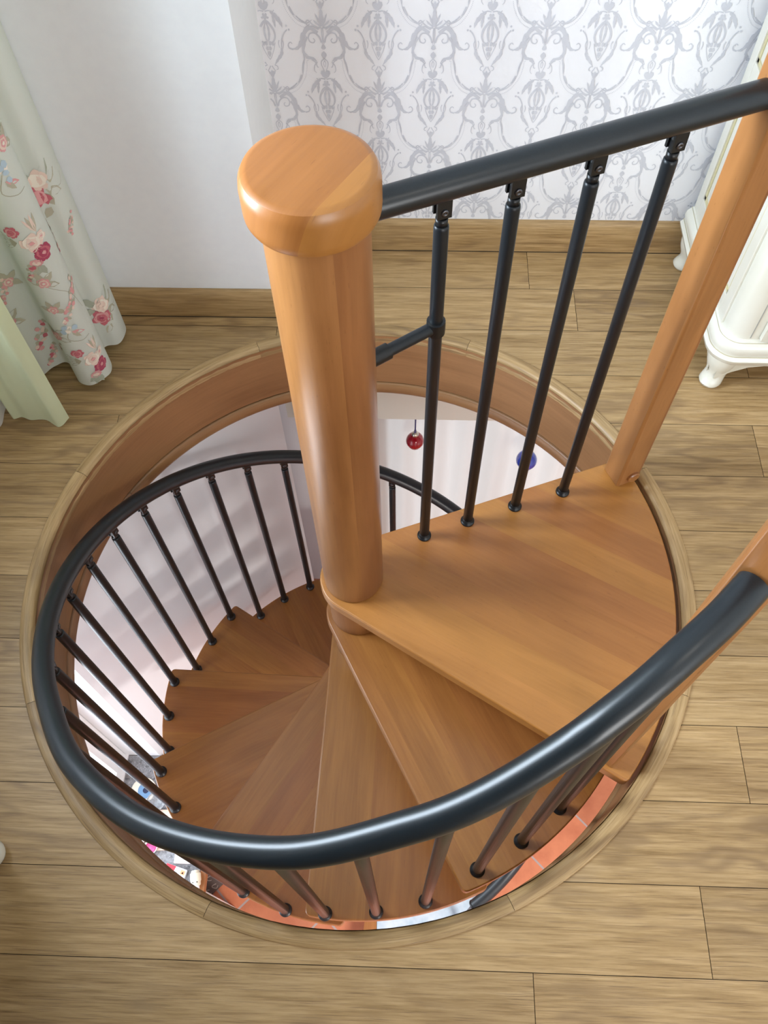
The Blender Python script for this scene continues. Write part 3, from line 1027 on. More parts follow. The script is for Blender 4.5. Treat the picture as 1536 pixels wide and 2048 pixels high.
def rose(s, z, r, pal, seed):
    rd = random.Random(seed)
    a, b, c = pal
    for k in range(7):
        an = 2 * pi * k / 7 + rd.random()
        blob(s + r * .55 * cos(an), z + r * .5 * sin(an), r * .5, r * .42, an, a, 1 + k % 2, 8, .2, seed + k)
    blob(s, z, r * .72, r * .66, 0, b, 4, 10, .15, seed + 9)
    for k in range(5):
        an = 2 * pi * k / 5 + 1
        blob(s + r * .34 * cos(an), z + r * .34 * sin(an), r * .26, r * .15, an + 1.5, a, 5, 7, .2, seed + 20 + k)
    blob(s, z, r * .24, r * .2, 0, c, 6, 7, .2, seed + 40)
def bouquet_a(s, z, k=1.0, sd=1, fl=1):
    """cream rose above a pink rose with grey leaves"""
    for an, ln in ((2.2, .040), (1.0, .045), (0.5, .036), (-1.2, .030), (-.5, .034), (3.0, .038)):
        petal_leaf(s + fl * .012 * cos(an) * k, z + .012 * sin(an) * k, an if fl > 0 else pi - an, ln * k, .017 * k, PINK[4 if ln > .037 else 5], 0)
    rose(s + fl * .002 * k, z + .014 * k, .021 * k, (PINK[2], PINK[3], PINK[2]), sd)
    rose(s - fl * .006 * k, z - .018 * k, .021 * k, (PINK[0], PINK[1], PINK[7]), sd + 50)
    petal_leaf(s + fl * .008 * k, z - .042 * k, -.9, .026 * k, .014 * k, PINK[5], 0)
    stem([(s - fl * .02 * k, z + .004 * k), (s - fl * .045 * k, z + .012 * k)], .0012, PINK[5], 0)
    stem([(s + fl * .02 * k, z - .006 * k), (s + fl * .045 * k, z - .014 * k), (s + fl * .058 * k, z + .002)], .0012, PINK[5], 0)
def bouquet_b(s, z, k=1.0, sd=1, fl=1):
    """small rose bud, pale mixed flowers, deep rose and ferns"""
    rose(s - fl * .022 * k, z + .034 * k, .0125 * k, (PINK[0], PINK[1], PINK[0]), sd)
    for q in range(5):
        an = 2.6 + .28 * q
        petal_leaf(s - fl * .02 * k, z + .012 * k, (an if fl > 0 else pi - an), .032 * k, .006 * k, PINK[5], 0)
    for q in range(4):
        an = 1.1 + .22 * q
        petal_leaf(s + fl * .018 * k, z + .022 * k, an, .036 * k, .006 * k, PINK[5 if q % 2 else 2], 0)
    rose(s + fl * .002 * k, z + .006 * k, .020 * k, (PINK[2], PINK[3], PINK[1]), sd + 5)
    rose(s + fl * .022 * k, z + .010 * k, .011 * k, (PINK[2], PINK[3], PINK[1]), sd + 6)
    rose(s + fl * .014 * k, z - .020 * k, .018 * k, (PINK[7], PINK[0], PINK[1]), sd + 7)
    blob(s - fl * .006 * k, z - .036 * k, .012 * k, .009 * k, .2, PINK[1], 2, 8, .2, sd)
    blob(s - fl * .006 * k, z - .036 * k, .007 * k, .004 * k, .2, PINK[2], 4, 7, .2, sd + 2)
    for an in (-1.2, -1.9, -.6):
        petal_leaf(s + .004, z - .04 * k, an, .024 * k, .013 * k, PINK[4], 0)
def spray(s, z, k=1.0, sd=1, col=1, fl=1):
    rd = random.Random(sd)
    stem([(s, z), (s + fl * .02 * k, z + .02 * k), (s + fl * .028 * k, z + .05 * k)], .0014, PINK[5], 0)
    for q in range(16):
        t = q / 15
        x = s + fl * (.03 * t + .014 * (rd.random() - .5)) * k; y = z + (.055 * t + .016 * (rd.random() - .5)) * k
        blob(x, y, .0055 * k, .0045 * k, rd.random() * 3, PINK[[col, 2, 1, 5][q % 4]], 1 + q % 3, 6, .25, sd + q)
    for q in range(4):
        petal_leaf(s + fl * .01 * q * k, z + .012 * q * k, 2.2 - 1.3 * (q % 2) * 2, .018 * k, .007 * k, PINK[5], 0)
def bluebell(s, z, k=1.0, sd=1, fl=1):
    stem([(s, z), (s - fl * .012 * k, z - .03 * k), (s + fl * .01 * k, z - .042 * k), (s + fl * .03 * k, z - .04 * k)], .0022, PINK[5], 0)
    rd = random.Random(sd)
    for q in range(9):
        blob(s + (rd.random() - .4) * .03 * k, z + (rd.random() - .4) * .03 * k, .006 * k, .005 * k, rd.random() * 3, PINK[6 if q % 3 else 3], 1 + q % 3, 6, .25, sd + q)
    petal_leaf(s, z - .012 * k, 3.6, .028 * k, .009 * k, PINK[1], 1)
    petal_leaf(s, z - .012 * k, 4.1, .024 * k, .009 * k, PINK[5], 1)
FLOWERS = [('a', 0.206, 0.52, 1.0, 1, -1), ('a', 0.186, 0.15, 1.0, 60, -1), ('b', 0.356, 0.47, 1.0, 3, -1), ('b', 0.345, 0.1, 1.0, 90, -1), ('d', 0.282, 0.41, 0.9, 7, -1), ('s', 0.182, 0.39, 0.6, 70, -1), ('d', 0.534, 0.1, 1.1, 17, -1), ('d', 0.525, 0.04, 0.9, 18, -1), ('s', 0.33, 0.28, 0.9, 27, -1), ('s', 0.36, 0.25, 0.7, 28, -1), ('u', 0.36, 0.23, 1, 9, -1), ('u', 0.348, 0.64, 1.0, 12, -1), ('p', 0.368, 0.37, 1.2, 5, -1), ('p', 0.316, 0.69, 1.3, 6, -1), ('p', 0.564, 0.22, 1.4, 8, -1), ('t', 0.368, 0.36, 1.2, 4, -1), ('p', 0.376, 0.29, 1.0, 14, -1), ('d', 0.394, 0.38, 0.8, 44, -1), ('p', 0.521, 0.32, 1.2, 15, -1), ('s', 0.434, 0.12, 0.7, 33, -1), ('a', 0.309, 0.79, 1.0, 22, -1), ('b', 0.383, 0.7, 1, 23, -1), ('p', 0.405, 0.2, 1.3, 31, -1), ('s', 0.552, 0.28, 0.8, 37, -1)]
for kind_, s_, z_, k_, sd_, fl_ in FLOWERS:
    k_ = k_ * 1.22
    if kind_ == 'a': bouquet_a(s_, z_, k_, sd_, fl_)
    elif kind_ == 'b': bouquet_b(s_, z_, k_, sd_, fl_)
    elif kind_ == 's': spray(s_, z_, k_, sd_, 1, fl_)
    elif kind_ == 'd': spray(s_, z_, k_, sd_, 0, fl_)
    elif kind_ == 'u': bluebell(s_, z_, k_, sd_, fl_)
    elif kind_ == 'p':
        for an in (0.2, 1.3, 2.4, 3.6): petal_leaf(s_, z_, an, .024 * k_, .011 * k_, PINK[5], 1)
        rose(s_, z_, .010 * k_, (PINK[1], PINK[2], PINK[3]), sd_)
    elif kind_ == 't':
        stem([(s_, z_), (s_ + fl_ * .03 * k_, z_ - .03 * k_), (s_ + fl_ * .045 * k_, z_ - .075 * k_)], .0014, PINK[5], 0)
fc = mb.build('floral_curtain')
tag(fc, 'pale curtain printed with pink and cream roses, hanging in folds at the left', 'curtain')

mb, C2, L2_, S2 = curtain('l', [(-.737, .410), (-.745, .388), (-.756, .380), (-.768, .386), (-.79, .400), (-.812, .404), (-.835, .403), (-.856, .409), (-.876, .403), (-.886, .425), (-.878, .45)], 0.014, 2.32, M['lime'], '', 0.02, wav=0.002)
lc = mb.build('lime_curtain')
tag(lc, 'plain pale lime green curtain panel hanging in front of the rose-printed curtain', 'curtain')
mb, C3, L3_, S3 = curtain('w', [(-.915, .487), (-.905, .47), (-.905, .43), (-.903, .39), (-.92, .365), (-.945, .375), (-.965, .36)], 0.012, 2.32, M['sheer'], '', 0.0, wav=0.002)
wc = mb.build('voile_curtain')
tag(wc, 'white voile curtain showing only its lower corner at the left edge, beside the lime panel', 'curtain')
mb = MB(); mb.tube([(-0.93, YP - 0.002, 2.345), (-0.93, -0.95, 2.345)], 0.014, M['white'], 16)
tag(mb.build('curtain_rod'), 'white curtain rod above the left window, carrying the curtains', 'curtain rod')

# ================================================================== WARDROBE at the right
CX0, CY0, CY1, CZ0, CTOP = 0.848, 0.545, 1.018, 0.165, 1.95
CX1 = 1.95
ward = thing('wardrobe', 'ivory lacquered wardrobe on short cabriole legs, standing against the patterned wallpaper at the right', 'wardrobe', (CX0, CY0, 0))
def wp(mb, name, **kw):
    o = mb.build(name, parent=ward, **kw)
    o.location = (-CX0, -CY0, 0)
    return o
IV, PT, GL = M['ivory'], M['patina'], M['groove_line']
RC = 0.052
def rounded_plan(x0, x1, y0, y1, r, n=10):
    """plan with a rounded front-left and front-right corner, CCW"""
    p = [(x1, y1), (x0, y1)]
    for i in range(n + 1):
        a = pi + (pi / 2) * i / n
        p.append((x0 + r + r * cos(a), y0 + r + r * sin(a)))
    for i in range(n + 1):
        a = 1.5 * pi + (pi / 2) * i / n
        p.append((x1 - r + r * cos(a), y0 + r + r * sin(a)))
    return p
mb = MB()
# body; the side panel is recessed, so the left side is built of stiles and rails
mb.prism(rounded_plan(CX0 + 0.006, CX1 - 0.006, CY0 + 0.012, CY1, RC - 0.006), CZ0, CTOP, IV, smooth_side=True)
sx0, sx1 = CX0, CX0 + 0.008
def side(y0, y1, z0, z1): mb.box((sx0, y0, z0), (sx1, y1, z1), IV)
side(CY1 - 0.035, CY1, CZ0, CTOP)
side(CY0 + RC + 0.012, CY0 + RC + 0.05, CZ0, CTOP)
ya, yb = CY0 + RC + 0.05, CY1 - 0.035
side(ya, yb, CZ0, 0.222); side(ya, yb, 0.520, 0.585); side(ya, yb, CTOP - 0.09, CTOP)
wp(mb, 'body', bevel=0.0015, sharp=40)
mb = MB()
def gro(y0, y1, z0, z1, w=0.009):
    x = sx0 + 0.0052
    for a, b, c, d in ((y0, y1, z0, z0 + w), (y0, y1, z1 - w, z1), (y0, y0 + w, z0, z1), (y1 - w, y1, z0, z1)):
        mb.box((x - 0.0012, a, c), (x + 0.0015, b, d), PT)
gro(ya, yb, 0.222, 0.520); gro(ya, yb, 0.585, CTOP - 0.09)
wp(mb, 'side_panel_moulding')
# base moulding
mb = MB()
o1 = rounded_plan(CX0 - 0.020, CX1 + 0.020, CY0 - 0.012, CY1, RC + 0.012)
prof = [(0.006, 0.098), (0.0, 0.106), (-0.003, 0.118), (0.004, 0.126), (0.006, 0.132), (0.002, 0.142), (0.006, 0.156), (0.016, 0.166), (0.024, 0.170)]
def offset_plan(d):
    return rounded_plan(CX0 - 0.020 + d, CX1 + 0.020 - d, CY0 - 0.012 + d, CY1, max(0.01, RC + 0.012 - d))
P = [[(x, y, z) for x, y in offset_plan(d)] for d, z in prof]
V = mb.grid(P, IV, closed_v=True, flip=True)
mb.vface(V[0][::-1], IV); mb.vface(V[-1], IV)
for dd_, za, zb in ((0.0030, 0.1275, 0.1292), (0.0142, 0.1655, 0.1668)):
    P = [[(x, y, z) for x, y in offset_plan(dd_)] for z in (za, zb)]
    mb.grid(P, PT, closed_v=True, flip=True)
wp(mb, 'base_moulding', sharp=50)
# scalloped apron between the legs
mb = MB()
n = 30
topz = 0.100
P = [[], []]
for i in range(n + 1):
    t = i / n
    x = CX0 + 0.015 + (CX1 - CX0 - 0.03) * t
    e = min(t, 1 - t) * (CX1 - CX0)
    d = 0.016 + 0.050 * max(0, 1 - e / 0.10) ** 1.6
    P[0].append((x, CY0 + 0.002, topz)); P[1].append((x, CY0 + 0.004, topz - d))
P2 = [[(x, y + 0.018, z) for x, y, z in row] for row in P]
mb.grid(P, IV, flip=False); mb.grid(P2, IV, flip=True); mb.grid([P[1], P2[1]], IV)
for sgn, X in ((1, CX0 - 0.004),):
    Q = [[], []]
    for i in range(n + 1):
        t = i / n
        y = CY0 + 0.02 + (CY1 - CY0 - 0.04) * t
        e = min(t, 1 - t) * (CY1 - CY0)
        d = 0.010 + 0.045 * max(0, 1 - e / 0.10) ** 1.6
        Q[0].append((X, y, topz)); Q[1].append((X + 0.002, y, topz - d))
    Q2 = [[(x + 0.018, y, z) for x, y, z in row] for row in Q]
    mb.grid(Q, IV, flip=True); mb.grid(Q2, IV); mb.grid([Q[1], Q2[1]], IV)
wp(mb, 'apron')
# cabriole legs
def leg_mesh(dx, dy):
    mb = MB()
    secs = [(0.104, 0.000, 0.040), (0.090, 0.001, 0.039), (0.074, 0.002, 0.036), (0.058, 0.001, 0.0315), (0.044, 0.001, 0.0275), (0.032, 0.004, 0.0260), (0.022, 0.010, 0.0270), (0.012, 0.015, 0.0285), (0.005, 0.015, 0.026), (0.001, 0.012, 0.020)]
    P = []
    for z, o_, r in secs:
        P.append([(dx * o_ * .75 + r * cos(2 * pi * k / 24), dy * o_ * .75 + r * sin(2 * pi * k / 24), z) for k in range(24)])
    V = mb.grid(P, IV, closed_v=True)
    mb.vface(V[0], IV); mb.vface(V[-1][::-1], IV)
    return mb
for (lx, ly, dx, dy) in ((CX0 + 0.030, CY0 + 0.034, -1, -1), (CX0 + 0.022, CY1 - 0.045, -1, 0.2), (CX1 - 0.03, CY0 + 0.034, 1, -1), (CX1 - 0.022, CY1 - 0.045, 1, 0.2)):
    mbl = leg_mesh(dx, dy)
    o = mbl.build('leg', parent=ward, loc=(lx - CX0, ly - CY0, 0), sharp=50)
# rounded corner column and doors on the front
fy = CY0 + 0.012
for X in (CX0 + 0.058, CX1 - 0.058):
    mb = MB(); mb.box((X - 0.0012, fy - 0.0006, CZ0 + 0.01), (X + 0.0012, fy + 0.002, CTOP - 0.02), GL)
    wp(mb, 'corner_groove')
for q in range(2):
    x0 = CX0 + 0.078 + q * 0.475; x1 = x0 + 0.462
    mb = MB()
    z0, z1 = CZ0 + 0.012, CTOP - 0.03
    mb.box((x0, fy - 0.014, z0), (x1, fy - 0.0005, z1), IV)
    for a, b, c, d in ((x0 + .05, x1 - .05, z0 + .05, z0 + .053), (x0 + .05, x1 - .05, z1 - .053, z1 - .05), (x0 + .05, x0 + .053, z0 + .05, z1 - .05), (x1 - .053, x1 - .05, z0 + .05, z1 - .05),
                       (x0 + .066, x1 - .066, z0 + .066, z0 + .068), (x0 + .066, x0 + .068, z0 + .066, z1 - .066), (x1 - .068, x1 - .066, z0 + .066, z1 - .066)):
        mb.box((a, fy - 0.0146, c), (b, fy - 0.0130, d), GL)
    dr = wp(mb, 'door', bevel=0.002)
    mb = MB()
    kx = x1 - 0.03 if q == 0 else x0 + 0.03
    Mx = Matrix.Translation((kx, fy - 0.014, 0.95)) @ Matrix.Rotation(pi / 2, 4, 'X')
    mb.lathe([(0.005, 0), (0.005, 0.012), (0.013, 0.018), (0.014, 0.024), (0.008, 0.030), (0.0005, 0.031)], M['steel'], 20, M4=Mx)
    mb.build('knob', parent=dr)
mb = MB()
prof = [(0.012, CTOP), (-0.010, CTOP + 0.02), (-0.026, CTOP + 0.035), (-0.030, CTOP + 0.05)]
P = [[(x, y, z) for x, y in offset_plan(d + 0.008)] for d, z in prof]
V = mb.grid(P, IV, closed_v=True, flip=True); mb.vface(V[0][::-1], IV); mb.vface(V[-1], IV)
wp(mb, 'cornice', sharp=40)

# footstool whose turned foot just enters the picture at the left
stool = thing('footstool', 'cream footstool with turned feet at the left edge of the wooden floor', 'stool', (-0.796, -0.738, 0))
mb = MB()
mb.box((-0.16, -0.16, 0.20), (0.16, 0.16, 0.24), M['ivory'])
mb.build('frame', parent=stool, bevel=0.006)
mb = MB()
P = []
for i in range(13):
    row = []
    for j in range(13):
        x, y = -0.16 + 0.32 * i / 12, -0.16 + 0.32 * j / 12
        h = 0.05 * (1 - abs(x / 0.16) ** 4) ** .5 * (1 - abs(y / 0.16) ** 4) ** .5
        row.append((x, y, 0.24 + h))
    P.append(row)
mb.grid(P, M['sheer'])
mb.build('cushion', parent=stool)
for dx in (-1, 1):
    for dy in (-1, 1):
        mb = MB()
        mb.lathe([(0.016, 0.0), (0.024, 0.006), (0.027, 0.016), (0.023, 0.028), (0.014, 0.038), (0.012, 0.07), (0.016, 0.12), (0.022, 0.17), (0.022, 0.20)], M['ivory'], 24)
        mb.build('leg', parent=stool, loc=(0.132 * dx + 0.004 , 0.135 * dy, 0.0005), sharp=50)

# ================================================================== LOWER ROOM
mb = MB()
mb.face([(-2.2, -3.0, ZF), (2.6, -3.0, ZF), (2.6, 3.6, ZF), (-2.2, 3.6, ZF)], M['terracotta'], lambda co: (co.x, co.y))
o = struct(mb, 'floor_lower')
ZS = -0.236
LP = M['lower_paint']
# diagonal wall and the reveal beside the kitchen window
mb = MB()
wall(mb, (-0.288, 0.722), (-0.948, 0.062), ZF, ZS, LP, 0.10, -1)
struct(mb, 'wall_stairs')
mb = MB()
wall(mb, (-0.948, 0.062), (-1.28, 0.062), ZF, ZS, LP, 0.08, -1)
struct(mb, 'wall_reveal')
KX = -1.085
mb = MB()
wall(mb, (KX, -3.0), (KX, 0.062), ZF, -1.97, LP, 0.2)
wall(mb, (KX, -3.0), (KX, 0.062), -0.55, ZS, LP, 0.2)
wall(mb, (KX, -3.0), (KX, -1.25), -1.97, -0.55, LP, 0.2)
struct(mb, 'wall_kitchen')
# far wall with its window behind the voile, header in front of it
mb = MB()
wall(mb, (2.6, 1.25), (1.9, 1.25), ZF, ZS, LP, 0.1, -1)
wall(mb, (0.02, 1.25), (-1.4, 1.25), ZF, ZS, LP, 0.1, -1)
wall(mb, (1.9, 1.25), (0.02, 1.25), -0.45, ZS, LP, 0.1, -1)
wall(mb, (1.9, 1.25), (0.02, 1.25), ZF, ZF + 0.25, LP, 0.1, -1)
struct(mb, 'wall_far_lower')
mb = MB(); mb.box((-0.30, 0.86, -0.581), (2.6, 0.98, ZS), M['header_paint']); struct(mb, 'trim_4')
mb = MB()
wall(mb, (2.6, -3.0), (2.6, 1.4), ZF, ZS, LP, 0.1, -1)
wall(mb, (-1.4, -3.0), (2.6, -3.0), ZF, ZS, LP, 0.1, -1)
wall(mb, (-1.4, 1.4), (-1.4, 0.2), ZF, ZS, LP, 0.1, -1)
struct(mb, 'wall_lower_right')
# voile at the far window
mb = MB()
n = 150
P, UV = [], []
for i in range(n + 1):
    t = i / n
    x = -0.02 + 2.0 * t
    y = 1.20 + 0.018 * sin(t * 95) + 0.01 * sin(t * 41 + 1)
    P.append([(x, y, ZF + 0.02), (x, y, -1.6), (x, y, ZS - 0.02)]); UV.append([(x, 0), (x, 1), (x, 2)])
mb.grid(P, M['sheer'], UV=UV)
tag(mb.build('voile_curtain'), 'bright white voile curtain in the lower room, behind the pendant lamps', 'curtain')

# kitchen window: grey-white frame and glass
mb = MB()
y0, y1, z0, z1 = -1.25, 0.060, -1.97, -0.55
W = M['white']
x0, x1 = KX - 0.075, KX - 0.012
for a, b, c, d in ((y0, y1, z0, z0 + .05), (y0, y1, z1 - .05, z1), (y0, y0 + .05, z0 + .05, z1 - .05), (y1 - .055, y1, z0 + .05, z1 - .05), (-.62, -.56, z0 + .05, z1 - .05)):
    mb.box((x0, a, c), (x1, b, d), W)
for a, b, c, d in ((y0 + .06, y1 - .06, z0 + .055, z0 + .095), (y1 - .10, y1 - .062, z0 + .095, z1 - .055), (y0 + .06, y0 + .1, z0 + .095, z1 - .055)):
    mb.box((x0 + .012, a, c), (x1 + 0.010, b, d), W)
mb.box((x1 - .002, y1 - .0618, z0 + .05), (x1 + .0125, y1 - .0600, z1 - .05), M['gap'])
struct(mb, 'window_3', bevel=0.003)

# kitchen base cabinet and granite worktop
ktc = thing('kitchen_cabinet', 'white kitchen base cabinet under the grey granite worktop on the lower floor', 'cabinet', (KX + 0.02, -1.9, ZF))
mb = MB(); mb.box((0, 0, 0.08), (0.17, 1.95, 0.648), M['white']); mb.box((0.0, 0.0, 0.0), (0.15, 1.95, 0.08), M['gap']); mb.build('body', parent=ktc, bevel=0.002)
for q in range(4):
    mb = MB(); mb.box((0.171, 0.005 + q * 0.487, 0.09), (0.187, 0.485 + q * 0.487, 0.64), M['white']); d_ = mb.build('door', parent=ktc, bevel=0.002)
    mb = MB(); mb.tube([(0.202, 0.06 + q * 0.487, 0.40), (0.202, 0.06 + q * 0.487, 0.54)], 0.005, M['steel'], 12)
    mb.box((0.186, 0.056 + q * .487, 0.41), (0.202, 0.064 + q * .487, 0.418), M['steel']); mb.box((0.186, 0.056 + q * .487, 0.522), (0.202, 0.064 + q * .487, 0.53), M['steel'])
    mb.build('handle', parent=d_)
wt = thing('worktop', 'speckled grey granite worktop below the kitchen window on the lower floor', 'worktop', (KX, -1.9, ZF + 0.65))
mb = MB(); mb.box((0.0005, 0, 0), (0.378, 1.961, 0.034), M['granite']); mb.build('granite_slab', parent=wt, bevel=0.003)
mb = MB(); mb.box((0.3785, 0, -0.002), (0.405, 1.961, 0.035), M['beech_post'], uvf=lambda co: (co.y, co.x + co.z), rnd=.3); mb.build('wooden_edge', parent=wt, bevel=0.003)
ZK = ZF + 0.6845

def pt(px_xy, z): return (px_xy[0], px_xy[1], z)
# round blue-and-cream coaster
t_ = thing('coaster', 'round cream coaster with a blue ring and dark blue centre on the granite worktop', 'coaster', (-0.992, -0.088, ZK))
BL, DB = plain('coaster_blue', (0.13, 0.25, 0.42), .35), plain('coaster_navy', (0.006, 0.010, 0.05), .3)
mb = MB(); mb.lathe([(0.052, 0.0), (0.054, 0.002), (0.054, 0.006), (0.052, 0.008)], plain('coaster_cream', (0.72, 0.66, 0.55), .4), 40); mb.build('disc', parent=t_, sharp=40)
mb = MB(); mb.lathe([(0.034, 0.008), (0.033, 0.0095)], BL, 40); mb.build('blue_ring', parent=t_, loc=(0.010, 0, 0))
mb = MB(); mb.lathe([(0.0125, 0.0095), (0.0115, 0.0108)], DB, 28); mb.build('centre_dot', parent=t_, loc=(0.010, 0, 0))
# glass dish
GLS = plain('clear_glass', (0.92, 0.94, 0.97), .06, trans=.85)
mb = MB(); mb.lathe([(0.022, 0), (0.026, 0.004), (0.036, 0.024), (0.040, 0.032), (0.037, 0.032), (0.024, 0.008), (0.0005, 0.006)], GLS, 28, c=(0, 0, 0))
tag(mb.build('glass_dish', loc=(-0.925, -0.135, ZK)), 'small clear glass dish on the granite worktop next to the blue coaster', 'dish')
# pale wooden board
mb = MB(); mb.prism([(-0.10, -0.16), (0.10, -0.16), (0.10, 0.0), (-0.10, 0.0)], 0, 0.014, mat_noisy('pale_board', (0.62, 0.46, 0.36), (0.72, 0.56, 0.46), 12))
tag(mb.build('cutting_board', loc=(-0.905, -0.165, ZK), rotz=0.06, bevel=0.002), 'pale wooden cutting board on the granite worktop beyond the coaster', 'board')
# tub with pink content
t_ = thing('food_tub', 'small round tub with pink contents and a pale rim on the granite worktop', 'tub', (-0.918, -0.315, ZK))
t_.scale = (0.8, 0.8, 0.8)
mb = MB(); mb.lathe([(0.028, 0), (0.034, 0.03), (0.036, 0.036), (0.032, 0.036), (0.028, 0.018), (0.0005, 0.018)], W, 28); mb.build('tub_body', parent=t_)
mb = MB(); mb.lathe([(0.0285, 0.020), (0.029, 0.026), (0.0005, 0.029)], plain('pink_cream', (0.80, 0.10, 0.30), .3), 24); mb.build('contents', parent=t_)
t_ = thing('food_tub', 'white lidded tub on the granite worktop behind the pink one', 'tub', (-0.985, -0.285, ZK))
mb = MB(); mb.lathe([(0.036, 0), (0.042, 0.05)], W, 28); mb.build('tub_body', parent=t_)
mb = MB(); mb.lathe([(0.044, 0.0505), (0.044, 0.056), (0.040, 0.058), (0.0005, 0.058)], W, 28); mb.build('lid', parent=t_)
# red and white packet, standing at the worktop's edge
RED = plain('packet_red', (0.78, 0.03, 0.05), .35); PKW = plain('packet_white', (0.80, 0.84, 0.90), .35); COR = plain('packet_coral', (0.85, 0.28, 0.30), .35); ORG = plain('packet_orange', (0.90, 0.35, 0.18), .35)
t_ = thing('food_packet', 'red and white food packet lying on the edge of the granite worktop', 'packet', (-0.808, -0.415, ZK), radians(-16))
t_.scale = (0.72, 0.72, 0.72)
mb = MB(); mb.box((-0.062, -0.045, 0), (0.062, 0.045, 0.026), PKW); mb.build('carton', parent=t_, bevel=0.002)
mb = MB()
zt = 0.0266
def flat(pts, mat): mb.face([(x, y, zt) for x, y in pts], mat)
flat([(-0.061, 0.012), (-0.008, 0.012), (-0.004, 0.044), (-0.061, 0.044)], RED)
flat([(0.030, 0.012), (0.058, 0.012), (0.058, 0.036), (0.030, 0.036)], ORG)
flat([(0.036, 0.018), (0.050, 0.018), (0.046, 0.030)], PKW)
flat([(-0.010, -0.010), (0.008, 0.004), (0.030, 0.000), (0.044, -0.016), (0.016, -0.014)], COR)
flat([(-0.004, -0.020), (0.044, -0.022), (0.044, -0.030), (-0.002, -0.028)], COR)
flat([(0.040, -0.044), (0.060, -0.044), (0.060, -0.034), (0.040, -0.034)], ORG)
flat([(-0.002, 0.012), (0.012, 0.008), (0.016, 0.020), (0.002, 0.022)], plain('packet_grey', (0.45, 0.5, 0.55), .4))
mb.build('printed_front', parent=t_)
# pale pinkish flat box
mb = MB(); mb.box((-0.815, -0.372, 0), (-0.712, -0.24, 0.022), M['pinkwhite'])
tag(mb.build('flat_box', loc=(0, 0, ZK), bevel=0.003), 'flat pale pinkish box on the granite worktop beside the red and white packet', 'box')
# cream bottle lying on its side
t_ = thing('cream_bottle', 'short cream bottle with two dark marks lying beside the red and white packet', 'bottle', (-0.722, -0.398, ZK + 0.0225))
t_.scale = (0.72, 0.72, 0.72)
CR = plain('bottle_cream', (0.74, 0.69, 0.55), .4)
My = Matrix.Rotation(radians(12), 4, 'Z') @ Matrix.Rotation(pi / 2, 4, 'X')
mb = MB(); mb.lathe([(0.010, -0.002), (0.021, 0.0), (0.0235, 0.006), (0.0245, 0.010), (0.030, 0.016), (0.030, 0.052), (0.027, 0.058), (0.026, 0.074), (0.020, 0.080)], CR, 28, M4=My); mb.build('bottle_body', parent=t_, sharp=40)
mb = MB(); mb.lathe([(0.0185, 0.0805), (0.0185, 0.094), (0.014, 0.097)], W, 24, M4=My); mb.build('cap', parent=t_, sharp=40)
mb = MB()
for a in (-0.45, 0.4):
    p = My @ Vector((0.0285 * sin(a), 0.0285 * cos(a), 0.064))
    mb.lathe([(0.0035, 0), (0.003, 0.002)], M['plastic'], 12, c=(p.x, p.y, p.z - 0.001))
mb.build('dark_marks', parent=t_)
t_ = thing('patterned_mat', 'small grey mat with pale scroll marks lying on the terracotta tiles', 'mat', (-0.812, -0.361, ZF), radians(45))
t_.location = (-0.790, -0.340, ZF)
mb = MB(); mb.box((-0.082, -0.06, 0), (0.082, 0.06, 0.012), plain('mat_grey', (0.13, 0.10, 0.09), .7)); mb.build('mat_base', parent=t_, bevel=0.002)
mb = MB()
rd = random.Random(4)
for gx in range(4):
    for gy in range(3):
        cx_, cy_ = -0.063 + gx * 0.042, -0.042 + gy * 0.042
        pts_ = [(cx_ + 0.013 * cos(a + rd.random()), cy_ + 0.013 * sin(a + rd.random())) for a in (0.3, 1.4, 2.6, 3.7, 4.9)]
        for qd in ribbon([(x * 1000, y * 1000) for x, y in pts_], 4, 3, 4):
            P = [(x / 1000, y / 1000, 0.0128) for x, y in qd]
            mb.face(P, plain('mat_pale', (0.42, 0.36, 0.32), .7) if 'mat_pale' not in bpy.data.materials else bpy.data.materials['mat_pale'])
mb.build('scroll_pattern', parent=t_)
# white tray
t_ = thing('storage_box', 'open white box standing on the lower floor near the patterned mat', 'box', (-0.757, -0.489, ZF), radians(-24))
mb = MB()
bw, bh, bd = 0.075, 0.464, 0.05
for lo, hi in (((-bw, -bd, 0), (bw, bd, 0.006)), ((-bw, -bd, 0.006), (bw, -bd + 0.006, bh)), ((-bw, bd - 0.006, 0.006), (bw, bd, bh)), ((-bw, -bd + .006, 0.006), (-bw + 0.006, bd - .006, bh)), ((bw - 0.006, -bd + .006, 0.006), (bw, bd - .006, bh))):
    mb.box(lo, hi, M['pinkwhite'])
mb.build('tray', parent=t_)
